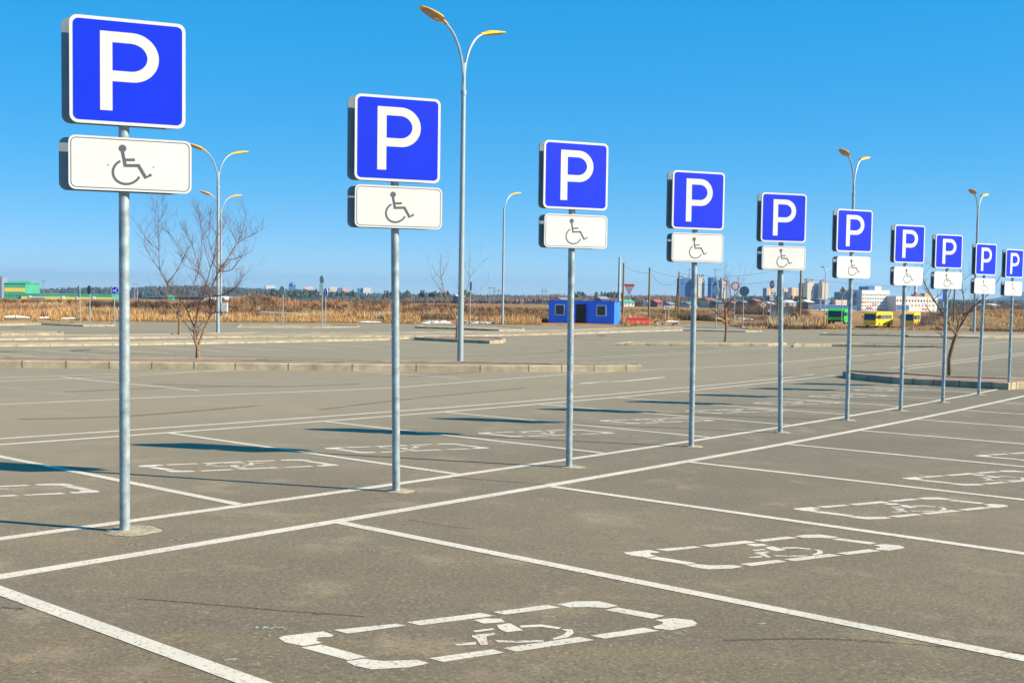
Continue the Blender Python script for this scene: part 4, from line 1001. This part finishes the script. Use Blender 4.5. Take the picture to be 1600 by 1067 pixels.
# ---------------------------------------------------------------- distance: woods, hills, buildings
RIDGE = [(-200, 453), (60, 452.5), (110, 450.5), (170, 449.5), (205, 451.5), (235, 448), (300, 447), (340, 448.5), (400, 452), (480, 453.5), (500, 457), (600, 459.5), (700, 461), (900, 463), (1130, 463.5), (1200, 464.5), (1330, 467), (1480, 469), (1600, 470), (1800, 470)]
def hills():
    mb = MB(); vs = []; cols = list(range(-200, 1801, 20)); rows = [(1300, 17), (1400, 12), (1550, 8), (1700, 5.5), (1900, 4.5), (2500, 7)]
    for px in cols:
        t_ = interp(px, RIDGE)
        for D, o_ in rows: vs.append(AT(px, t_ + o_, D) if D < 2500 else AT(px, t_ + o_, D))
    n = len(rows); fs = [(i * n + j, i * n + j + 1, (i + 1) * n + j + 1, (i + 1) * n + j)[::-1] for i in range(len(cols) - 1) for j in range(n - 1)]
    mb.add(vs, fs, mat('hill_soil', (.05, .06, .045), .95, 0, .3, .01)); tag(mb.build('hills', smooth=True), kind='structure')
    # conifer wood on the slopes
    rs = random.Random(5); V = []; F = []; K = []
    def crown(P, h, w, col, leafy):
        o = len(V); n_ = 5; lay = 3 if leafy else 2
        for L_ in range(lay):
            z0 = h * (.12 + .28 * L_); z1 = h * min(1, .55 + .25 * L_); ww = w * (1 - .25 * L_); o = len(V); a0 = rs.uniform(0, 6)
            V.append((P.x + rs.uniform(-.2, .2) * w, P.y, P.z + z1))
            for i in range(n_):
                a = a0 + 6.283 * i / n_; rr = ww * rs.uniform(.6, 1.15); V.append((P.x + math.cos(a) * rr, P.y + math.sin(a) * rr, P.z + z0 + rs.uniform(-.08, .08) * h))
            for i in range(n_): F.append((o, o + 1 + i, o + 1 + (i + 1) % n_))
            s_ = rs.uniform(.6, 1.5); K.extend([tuple(k * s_ for k in col)] * (n_ + 1))
    for _ in range(6500):
        px = rs.uniform(-160, 1760); q = rs.random(); D = 1300 + 550 * q
        o_ = interp(D, rows); P = AT(px, interp(px, RIDGE) + o_, D)
        far = (.045, .066, .060) if rs.random() < .66 else (.10, .085, .068)
        crown(P, rs.uniform(4.5, 8.5), rs.uniform(2.2, 4.2), far, True)
    stuff_mesh('pine_wood', V, F, K, ATTR, 'dark pine wood covering the far hills along the horizon')
    # nearer clumps of dark pines
    V.clear(); F.clear(); K.clear()
    for a, b, y, D, n_ in ((425, 500, 461, 700, 130), (400, 560, 462, 760, 90), (600, 640, 463.5, 650, 40), (655, 700, 464, 640, 60), (716, 735, 464, 620, 40), (895, 915, 466, 640, 40), (1150, 1260, 469, 760, 90), (1290, 1340, 470, 900, 60), (930, 975, 465, 620, 40), (1480, 1590, 480, 700, 160)):
        for _ in range(n_):
            P = AT(rs.uniform(a, b), y + rs.uniform(0, 4), D * rs.uniform(.95, 1.1)); crown(P, rs.uniform(2.5, 4.8), rs.uniform(1.5, 2.5), (.05, .068, .056), True)
    stuff_mesh('pine_clumps', V, F, K, ATTR, 'clumps of dark pines before the distant town')
hills()
def bare_wood():
    rs = random.Random(8); V = []; F = []; K = []
    TOP = [(560, 466), (640, 461), (680, 459), (720, 460), (760, 460), (830, 459), (868, 455), (900, 459), (930, 458), (1000, 457), (1040, 456), (1060, 458), (1110, 461), (1180, 466), (1300, 468)]
    for _ in range(2600):
        px = 570 + 640 * rs.random() ** .9
        D = rs.uniform(430, 700); ty = interp(px, TOP) + 7 * (1 - (D - 430) / 270) + rs.uniform(-1, 1.6)
        by = 479 if px > 950 else 474
        P = AT(px, by, D); h = (by - ty) * pxm(P) * rs.uniform(.8, 1.05); w = h * .38
        col = (.21, .165, .14) if rs.random() < .7 else ((.27, .20, .16) if rs.random() < .5 else (.13, .11, .10))
        for _ in range(9):
            o = len(V); a = rs.uniform(-1, 1); b = .22; z0 = h * rs.uniform(0, .35)
            V.extend([(P.x - b + a * w * .25, P.y, P.z + z0), (P.x + b + a * w * .25, P.y + rs.uniform(-.5, .5), P.z + z0), (P.x + a * w, P.y + rs.uniform(-1, 1), P.z + h * rs.uniform(.65, 1))]); F.append((o, o + 1, o + 2)); s_ = rs.uniform(.75, 1.35); K.extend([tuple(k * s_ for k in col)] * 3)
    stuff_mesh('birch_wood', V, F, K, ATTR, 'greyish brown leafless wood between the field and the town')
bare_wood()

def bld(name, x0, x1, ytop, ybot, D, depth, label, cat, wall, group=None, yaw=None, side=None, wins=None, roof=None, flat=None, extra=None, winmat=None, sill=0):
    """a block whose front spans x0..x1 at depth D, with windows as real insets"""
    if yaw is None: yaw = .5 if D >= 800 else (.35 if D < 450 else .2)
    if D >= 1200: depth = min(depth, 7)
    P = AT(x0, ybot, D); Q = AT(x1, ybot, D); k = pxm(P); w = (Q - P).length / max(.2, math.cos(yaw)); h = (ybot - ytop) * k
    drop = 4.0
    t = empty(name, P - Vector((0, 0, 0)), yaw, label, cat, group)
    mb = MB(); mb.box((w / 2, depth / 2, h / 2 - drop / 2), (w, depth, h + drop), wall)
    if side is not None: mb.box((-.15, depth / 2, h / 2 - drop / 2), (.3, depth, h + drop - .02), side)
    mb.build('wall', t)
    if roof is not None:
        rh, rm = roof; ov = .3
        vs = [(-ov, -ov, h), (w + ov, -ov, h), (w + ov, depth + ov, h), (-ov, depth + ov, h), (-ov, depth / 2, h + rh), (w + ov, depth / 2, h + rh)]
        mb = MB(); mb.add(vs, [(0, 1, 5, 4), (2, 3, 4, 5), (3, 0, 4), (1, 2, 5), (0, 3, 2, 1)], rm); mb.build('roof', t)
    else:
        mb = MB(); mb.box((w / 2, depth / 2, h + .15), (w + .3, depth + .3, .3), flat or wall); mb.build('roof', t)
    if wins:
        nx, ny, fx, fy, top_, bot_ = wins; wm = winmat or GLASSD
        wp_ = w / nx; hp_ = h * (1 - top_ - bot_) / ny
        for j in range(ny):
            for i in range(nx):
                zc = h * bot_ + hp_ * (j + .5); xc = wp_ * (i + .5)
                mb = MB(); mb.box((xc, -.02, zc), (wp_ * fx, .12, hp_ * fy), wm); mb.build('window', t)
    if extra: extra(t, w, h, depth, k)
    return t
cW = mat('far_white_wall', (.62, .60, .57), .8, 0, .04, .2); cPk = mat('far_pink_wall', (.62, .36, .33), .8, 0, .05, .2); cBl = mat('far_blue_glass', (.05, .16, .36), .3, 0, .1, .1)
cCr = mat('far_cream_wall', (.60, .50, .38), .8, 0, .05, .2); cOr = mat('far_orange_panel', (.62, .30, .07), .8); cGn = mat('far_green_cladding', (.06, .34, .20), .6, 0, .2, .1); cYe = mat('far_yellow_band', (.70, .55, .10), .6)
cDb = mat('far_dark_blue_net', (.015, .10, .30), .7, 0, .15, .15); cSh = mat('far_shade_wall', (.22, .27, .36), .8); cWin = mat('far_window_tint', (.22, .26, .30), .3)  # cSh: shade of unlit tower sides put into the colour; serves grey walls too
gB = 'far town buildings along the horizon'
def band(z0, z1, mt, nm='facade_band'):
    def f(t, w, h, d, k):
        mb = MB(); mb.box((w / 2, -.04, h * (z0 + z1) / 2), (w * .96, .1, h * (z1 - z0)), mt); mb.build(nm, t)
    return f
def tower_dome(t, w, h, d, k):
    mb = MB(); pts = [(w / 2, d / 2, h + .2)]; mb.tube([(w / 2, d / 2, h - 1), (w / 2, d / 2, h + 2), (w / 2, d / 2, h + 4), (w / 2, d / 2, h + 5.5)], [w * .5, w * .44, w * .3, w * .06], cBl, 14); mb.build('dome', t, smooth=True)
bld('factory_hall', 6, 37, 442.5, 468, 520, 30, 'green factory hall with a yellow band at far left', 'factory', cGn, gB, extra=band(.48, .72, cYe), wins=(6, 1, .3, .25, .6, .1), roof=(1.2, cGn))
def long_ex(t, w, h, d, k):
    mb = MB(); mb.box((w / 2, -.05, h * .27), (w, .12, h * .5), cYe); mb.build('lower_band', t)
    mb = MB(); mb.box((w * .18, -.3, h * .12), (w * .16, .6, h * .4), mat('far_blue_band', (.02, .08, .55), .6)); mb.build('blue_canopy', t)
    for a in (.1, .46, .62, .8): mb = MB(); mb.box((w * a, -.2, h * .35), (w * .03, .4, h * .7), cW); mb.build('white_door', t)
bld('factory_hall', 33, 165, 459.5, 467.5, 515, 20, 'long low green and yellow factory hall at left', 'factory', cGn, gB, extra=long_ex)
bld('office_block', -8, 2.5, 433, 467, 560, 10, 'grey office tower cut by the left edge', 'building', cSh, gB, wins=(2, 8, .4, .4, .05, .05))
bld('apartment_block', 415, 428.5, 446.5, 455, 2100, 12, 'pale block at the left end of the skyline', 'building', cW, gB, wins=(4, 3, .4, .4, .1, .1), winmat=cWin)
bld('glass_tower', 452.5, 461, 444.5, 456, 2400, 10, 'rounded blue glass tower above the wood', 'building', cBl, gB, extra=tower_dome)
bld('apartment_block', 476, 488, 450, 457, 2100, 12, 'cream and pink block right of the glass tower', 'building', cCr, gB, roof=(2, cPk), wins=(4, 2, .4, .4, .1, .1), winmat=cWin)
bld('apartment_block', 515, 526, 450.5, 458, 2100, 12, 'cream skyline block right of the blue oval sign', 'building', cCr, gB, roof=(2, cPk), wins=(4, 2, .4, .4, .1, .1), winmat=cWin)
bld('apartment_block', 527.5, 534.5, 450.5, 457.5, 2150, 12, 'small dark blue skyline block beside the pink one', 'building', cDb, gB, wins=(3, 3, .4, .4, .1, .1), winmat=cWin)
bld('apartment_block', 535, 544.5, 449.5, 459, 2100, 12, 'pink skyline block right of the dark blue one', 'building', cPk, gB, wins=(3, 3, .4, .4, .1, .1), winmat=cWin)
bld('apartment_block', 560.5, 567, 450.5, 459, 2100, 12, 'blue part of the last skyline pair on the left', 'building', cBl, gB, wins=(2, 3, .4, .4, .1, .1), winmat=cWin)
bld('apartment_block', 567.5, 579, 450, 459, 2100, 12, 'white striped skyline block left of the second sign pole', 'building', cW, gB, wins=(4, 3, .3, .8, .1, .1), winmat=cWin)
bld('shed', 358, 387, 465.5, 469.5, 450, 6, 'low blue shed with a white roof line behind the lamp', 'shed', cDb, gB, flat=cW)
bld('shed', 262, 270, 464, 470, 450, 5, 'small green shed behind the biggest bare tree', 'shed', cGn, gB, roof=(.8, cGn))
def dome(px0, px1, ytop, ybot, D, label):
    P = AT((px0 + px1) / 2, ybot, D); k = pxm(P); r_ = (px1 - px0) / 2 * k; h = (ybot - ytop) * k; mb = MB()
    pts = [(r_ * math.cos(R(a)), h * math.sin(R(a))) for a in range(0, 181, 12)]; M = Matrix.Rotation(R(90), 4, 'X'); mb.prism(pts, -12, 0, cW, None, M)
    tag(mb.build('tent_hall', loc=P), label, 'tent hall', gB)
dome(318, 333, 464.5, 469.5, 450, 'left white arched tent hall behind the reeds'); dome(331, 353, 463, 469.5, 470, 'right white arched tent hall behind the reeds')
# unfinished towers with cranes
def jag(t, w, h, d, k):
    rs = random.Random(int(w * 10)); mb = MB()
    for i in range(6): mb.box((w * (i + .5) / 6, d / 2, h + .3 + rs.uniform(.5, 3)), (w / 9, d * .7, rs.uniform(1, 5)), cSh if i % 2 else cCr)
    mb.build('unfinished_top', t)
bld('tower_block', 1062, 1081.5, 435.5, 459.5, 1500, 14, 'wide blue netted tower block behind the braced pole', 'building', cDb, gB, wins=(5, 8, .35, .35, .04, .04), winmat=cBl, extra=jag)
bld('tower_block', 1090.5, 1101.5, 434.5, 465, 1500, 12, 'pale unfinished tower right of the fourth sign pole', 'building', cCr, gB, wins=(4, 10, .35, .4, .04, .04), winmat=cWin, extra=jag)
bld('tower_block', 1081.8, 1090, 439, 461, 1520, 12, 'narrow grey tower between the blue and the pale tower', 'building', cSh, gB, wins=(3, 8, .35, .4, .04, .04), winmat=cWin)
bld('tower_block', 1110.5, 1120, 434, 464, 1500, 12, 'dark blue tower behind the narrow oval sign', 'building', cDb, gB, wins=(3, 9, .35, .35, .04, .04), winmat=cBl)
bld('tower_block', 1120.3, 1127.5, 442, 464, 1500, 12, 'low grey blue part beside the dark blue tower', 'building', cSh, gB, wins=(3, 7, .35, .35, .04, .04), winmat=cBl, extra=jag)
bld('tower_block', 1127.8, 1134.5, 440, 464, 1500, 12, 'cream unfinished tower left of the red-ringed sign', 'building', cCr, gB, wins=(3, 9, .35, .4, .04, .04), winmat=cWin, extra=jag)
bld('tower_block', 1135, 1141.5, 438.5, 464, 1520, 12, 'slate blue tower just left of the red-ringed sign', 'building', cSh, gB, wins=(2, 9, .35, .4, .04, .04), winmat=cBl)
def crane(px, y0, y1, label, D=1500):
    P = AT(px, y0, D); k = pxm(P); h = (y0 - y1) * k; t = empty('tower_crane', P, 0, label, 'crane', 'cranes over the unfinished towers'); cr = mat('crane_red', (.42, .16, .13), .7)
    mb = MB(); mb.tube([(0, 0, -2), (0, 0, h)], .45, cr, 4); mb.build('mast', t)
    mb = MB(); mb.tube([(-4, 0, h * .86), (10, 0, h * .86)], .28, cr, 4); mb.tube([(0, 0, h), (9, 0, h * .87)], .1, cr, 3); mb.build('jib', t)
crane(1076.5, 437, 419, 'crane over the wide blue tower block'); crane(1117.5, 436, 419.5, 'crane over the dark blue tower behind the oval sign'); crane(1152.8, 462, 431, 'crane rising behind the red-ringed sign')
def verts_(mt, n): 
    def f(t, w, h, d, k):
        for i in range(n): mb = MB(); mb.box((w * (i + .5) / n, -.05, h / 2), (w / n * .32, .2, h * .98), mt); mb.build('facade_band', t)
    return f
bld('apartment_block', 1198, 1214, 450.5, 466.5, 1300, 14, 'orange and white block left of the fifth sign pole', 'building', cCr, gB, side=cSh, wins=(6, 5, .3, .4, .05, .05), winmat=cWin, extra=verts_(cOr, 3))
bld('apartment_block', 1225, 1236.5, 451, 467, 1300, 14, 'cream block with orange strips, left half of a pair', 'building', cW, gB, wins=(5, 5, .3, .4, .05, .05), winmat=cWin, extra=verts_(cOr, 2))
bld('apartment_block', 1237, 1249, 450, 467, 1290, 14, 'cream block with orange strips, right half of a pair', 'building', cCr, gB, wins=(5, 5, .3, .4, .05, .05), winmat=cWin, extra=verts_(cOr, 2))
bld('tower_block', 1261, 1273.5, 441.5, 467, 1300, 12, 'left of two tall cream towers, beside the timber pole', 'building', cCr, gB, wins=(5, 10, .3, .4, .03, .05), winmat=cWin, extra=jag)
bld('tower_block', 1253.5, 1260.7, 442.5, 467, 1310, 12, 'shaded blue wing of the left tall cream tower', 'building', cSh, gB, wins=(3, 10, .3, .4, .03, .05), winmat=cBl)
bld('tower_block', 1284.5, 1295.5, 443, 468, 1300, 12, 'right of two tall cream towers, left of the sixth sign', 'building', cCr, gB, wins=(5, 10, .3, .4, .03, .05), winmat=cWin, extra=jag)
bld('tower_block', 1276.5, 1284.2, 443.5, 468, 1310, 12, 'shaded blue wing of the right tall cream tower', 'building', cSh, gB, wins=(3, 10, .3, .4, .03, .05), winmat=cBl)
# white factory
def fac(t, w, h, d, k):
    kx = w / 53
    def b(x0, x1, y0, y1, mt, nm, pr=.35):
        mb = MB(); mb.box(((x0 + x1) / 2 * kx, -pr / 2, (y0 + y1) / 2 * k), ((x1 - x0) * kx, pr, abs(y1 - y0) * k), mt); mb.build(nm, t)
    b(1, 9, 14, 17, cOr, 'orange_banner'); b(20, 30, 11.5, 13.5, cOr, 'orange_banner'); b(9, 20, 5, 7.2, mat('banner_red', (.55, .05, .06), .6), 'red_banner'); b(30, 39.5, 2, 5.5, cOr, 'orange_banner')
    mb = MB(); mb.box((28 * kx, d / 2, h + 3.2 * k), (12 * kx, d * .5, 6 * k), cBl); mb.build('rooftop_box', t)
    mb = MB(); mb.box((40.5 * kx, d / 2, h + 3.6 * k), (12.4 * kx, d * .5, 6.8 * k), cW); mb.build('rooftop_box', t)
bld('factory_building', 1346, 1399, 453.6, 487, 900, 22, 'white five-storey factory block with rows of windows', 'factory', cW, gB, wins=(11, 5, .62, .34, .12, .02), winmat=mat('fac_window', (.12, .15, .20), .3), extra=fac)
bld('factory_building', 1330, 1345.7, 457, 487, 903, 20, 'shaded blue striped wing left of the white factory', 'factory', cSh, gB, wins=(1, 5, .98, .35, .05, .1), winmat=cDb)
def fac2(t, w, h, d, k):
    kx = w / 82.5
    mb = MB(); mb.box((12.5 * kx, -.4, 5.2 * k), (24 * kx, .6, 7.4 * k), cDb); mb.build('blue_panel', t)
    mb = MB(); mb.box((12.5 * kx, -.3, 5.2 * k), (26 * kx, .5, 9.2 * k), cPk); mb.build('panel_frame', t)
    mb = MB(); mb.box((58 * kx, -.2, 3 * k), (10 * kx, .4, 1.6 * k), mat('banner_red', (.55, .05, .06), .6)); mb.build('red_banner', t)
    for i in range(7): mb = MB(); mb.box(((32 + 7 * i) * kx, -.1, 8.6 * k), (2.6 * kx, .3, 1.6 * k), GLASSD); mb.build('window', t)
    mb = MB(); mb.box((58 * kx, d / 2, h + 2.4 * k), (15 * kx, 5, 3 * k), mat('brown_tank', (.20, .10, .06), .8)); mb.build('rooftop_duct', t)
    mb = MB(); mb.box((70.5 * kx, d / 2 - 2, h + 3 * k), (10 * kx, 5, 5.6 * k), cOr); mb.build('orange_rooftop_box', t)
bld('factory_building', 1399.5, 1482, 463.2, 485.5, 905, 18, 'long low white factory wing with one row of dark windows', 'factory', mat('fac_cream_wall', (.60, .55, .50), .8, 0, .05, .2), gB, wins=(14, 1, .45, .62, .18, .60), winmat=GLASSD, extra=fac2)
def chimney():
    P = AT(1429.8, 470, 960); k = pxm(P); t = empty('factory_chimney', P, 0, 'white and red factory chimney behind the low wing', 'chimney', None); w_ = 2.4 * k
    mb = MB(); mb.tube([(0, 0, -6), (0, 0, 7 * k)], w_, cW, 12); mb.tube([(0, 0, 13.5 * k), (0, 0, 36 * k)], [w_ * .97, w_ * .9], cW, 12); mb.build('shaft', t, smooth=True)
    mb = MB(); mb.tube([(0, 0, 7 * k), (0, 0, 13.5 * k)], w_ * .99, mat('chimney_red', (.60, .05, .07), .7), 12); mb.build('red_band', t, smooth=True)
chimney()
def pylon_sign():
    P = AT(1474.3, 470, 880); k = pxm(P); mb = MB(); mb.box((0, 0, 14 * k), (2.6 * k, 1.2, 30 * k), mat('pylon_sign_blue', (.01, .05, .6), .5)); mb.box((0, 0, -5 * k), (1 * k, .8, 10 * k), cW)
    tag(mb.build('sign_tower', loc=P), 'slim blue sign tower at the end of the factory wing', 'sign tower')
pylon_sign()
bld('warehouse', 1264, 1344, 477, 487, 620, 25, 'long blue warehouse behind the snow bank', 'warehouse', mat('warehouse_blue', (.06, .16, .33), .6), gB, flat=mat('warehouse_roof', (.16, .24, .36), .5), extra=band(.35, .6, cDb))
bld('warehouse', 1289, 1305, 469.5, 477, 800, 18, 'small blue grey shed above the long warehouse', 'warehouse', cSh, gB, roof=(1.5, cSh))
bld('warehouse', 1305.5, 1327, 469.3, 476.5, 800, 18, 'cream low building above the long blue warehouse', 'warehouse', cCr, gB, wins=(8, 1, .4, .3, .3, .2))
# houses in the village
hr = random.Random(2)
roofs = [mat('roof_green', (.06, .42, .22), .6), mat('roof_red', (.42, .10, .09), .7), mat('roof_grey', (.25, .26, .28), .7), mat('roof_snowy', (.6, .58, .56), .8), mat('roof_teal', (.10, .27, .30), .6)]
hw = [cW, mat('house_brick', (.30, .16, .13), .8), cCr, mat('house_dark', (.14, .12, .14), .8)]
HS = [(975, 992, 468, 478, 0, 0, 'green roofed white house behind the give-way sign'), (1017, 1026, 470, 479, 3, 2, 'pale house right of the lone timber pole'), (1027, 1036, 468, 479, 1, 1, 'brick house with a steep roof right of the lone timber pole'),
      (1078, 1090, 472, 481, 4, 0, 'teal roofed house left of the fourth sign pole'), (1107, 1120, 465.5, 474, 1, 2, 'red roofed house behind the narrow oval sign'), (1122, 1132, 470, 475, 4, 3, 'house with a teal roof behind the far small tree'),
      (1183, 1190, 467, 476, 1, 1, 'dark brick house above the diamond sign'), (1206, 1213, 472, 480, 3, 0, 'pale house behind the two white plates'), (1225, 1231, 470, 477, 3, 2, 'pinkish house right of the fifth sign pole'),
      (1233, 1245, 469, 478, 3, 0, 'white gabled house left of the right timber pole'), (1263, 1273, 468.5, 478, 3, 3, 'dark house with snowy roof by the blue warehouse'), (940, 952, 463, 474, 2, 3, 'grey roofed house behind the blue cabin'),
      (878, 890, 465, 472, 2, 0, 'low white house behind the cabin roof'), (716, 726, 460, 468, 3, 1, 'brick house left of the nearest lamp post'), (1165, 1174, 470, 477, 2, 3, 'dark grey house right of the dark round sign'),
      (1146, 1156, 471, 478, 1, 3, 'dark house under the red-ringed sign'), (1534, 1546, 475.5, 482, 3, 0, 'white roofed house right of the second last sign pole'), (1552, 1566, 474.5, 482, 3, 0, 'broad white roofed house left of the last sign pole'),
      (1585, 1600, 474, 482, 2, 0, 'white house at the right edge beyond the slope'), (1048, 1056, 472, 480, 2, 2, 'cream house above the small arrow board')]
for x0, x1, y0, y1, rf, wl, lb in HS:
    D = hr.uniform(380, 425); P = AT(x0, y1, D); k = pxm(P)
    bld('house', x0, x1, y0 + (y1 - y0) * .42, y1, D, 7, lb, 'house', hw[wl], 'village houses beyond the field', roof=((y1 - y0) * .42 * k, roofs[rf]), wins=(3, 1, .3, .5, .2, .15))
# power pylons and masts
def hpylon(px, w, ytop, ycross, ybase, D, label, twin=True, mt=None):
    P = AT(px, ybase, D); k = pxm(P); t = empty('power_pylon', P, 0, label, 'pylon', 'power pylons on the horizon'); mt = mt or SIGNBACK; r_ = .6 * k
    for s_ in ((-1, 1) if twin else (0,)):
        mb = MB(); mb.tube([(s_ * w * k / 2, 0, -4), (s_ * w * k / 2, 0, (ybase - ytop) * k)], [r_, r_ * .6], mt, 6); mb.build('leg', t)
    mb = MB(); cw = (w + 6) * k; zc = (ybase - ycross) * k; mb.box((0, 0, zc), (cw, .3 * k, .7 * k), mt)
    for x in (-cw / 2, 0, cw / 2): mb.box((x, 0, zc - .8 * k), (.35 * k, .3 * k, 1.4 * k), mt)
    mb.build('crossarm', t)
conc_p = mat('pylon_concrete', (.40, .38, .33), .8)
hpylon(212.5, 4, 437.5, 444, 469, 330, 'twin concrete pylon right of the nearest parking pole', mt=conc_p)
hpylon(768, 6.5, 448, 450, 470, 420, 'nearest H-shaped pylon right of the nearest lamp post'); hpylon(776, 6, 451.5, 455, 470, 520, 'second H-shaped pylon, half behind the first one'); hpylon(850, 5, 449, 455, 470, 420, 'H-shaped pylon left of the third parking pole')
hpylon(42, 0, 436, 440, 466, 700, 'thin mast above the green factory hall', False); hpylon(68, 0, 436, 439.5, 466, 700, 'thin mast with a dark head right of the factory hall', False)
hpylon(690, 0, 441, 444, 468, 500, 'thin mast behind the forked bare tree', False)
hpylon(1345, 0, 450, 452, 475, 1000, 'thin mast left of the factory roof', False)
# far blue hill at the right
def far_hill():
    mb = MB(); vs = []; D = 3600
    prof = [(1480, 472), (1530, 470), (1560, 465), (1575, 460.5), (1600, 456), (1650, 452), (1720, 455), (1850, 465)]
    for x, y in prof: vs += [AT(x, 480, D - 600), AT(x, y, D), AT(x, y + 4, D + 900)]
    fs = []
    for i in range(len(prof) - 1):
        for j in range(2): fs.append((i * 3 + j, (i + 1) * 3 + j, (i + 1) * 3 + j + 1, i * 3 + j + 1))
    mb.add(vs, fs, mat('far_hill_wood', (.03, .06, .07), .95, 0, .2, .01)); tag(mb.build('hills', smooth=True), kind='structure')
far_hill()
# ---------------------------------------------------------------- haze
def haze():
    mb = MB(); mb.box((0, 0, 19), (11000, 11000, 80), MATS.setdefault('hz', bpy.data.materials.new('haze_air')))
    o = mb.build('haze'); mt = MATS['hz']; mt.use_nodes = True; t = mt.node_tree; t.nodes.clear()
    v = t.nodes.new('ShaderNodeVolumePrincipled'); v.inputs['Density'].default_value = .00015; v.inputs['Color'].default_value = (.35, .62, .9, 1); v.inputs['Anisotropy'].default_value = .3
    ou = t.nodes.new('ShaderNodeOutputMaterial'); t.links.new(v.outputs[0], ou.inputs['Volume']); tag(o, kind='stuff'); o['label'] = 'thin pale haze over the whole place'
HAZE = True
if HAZE: haze()
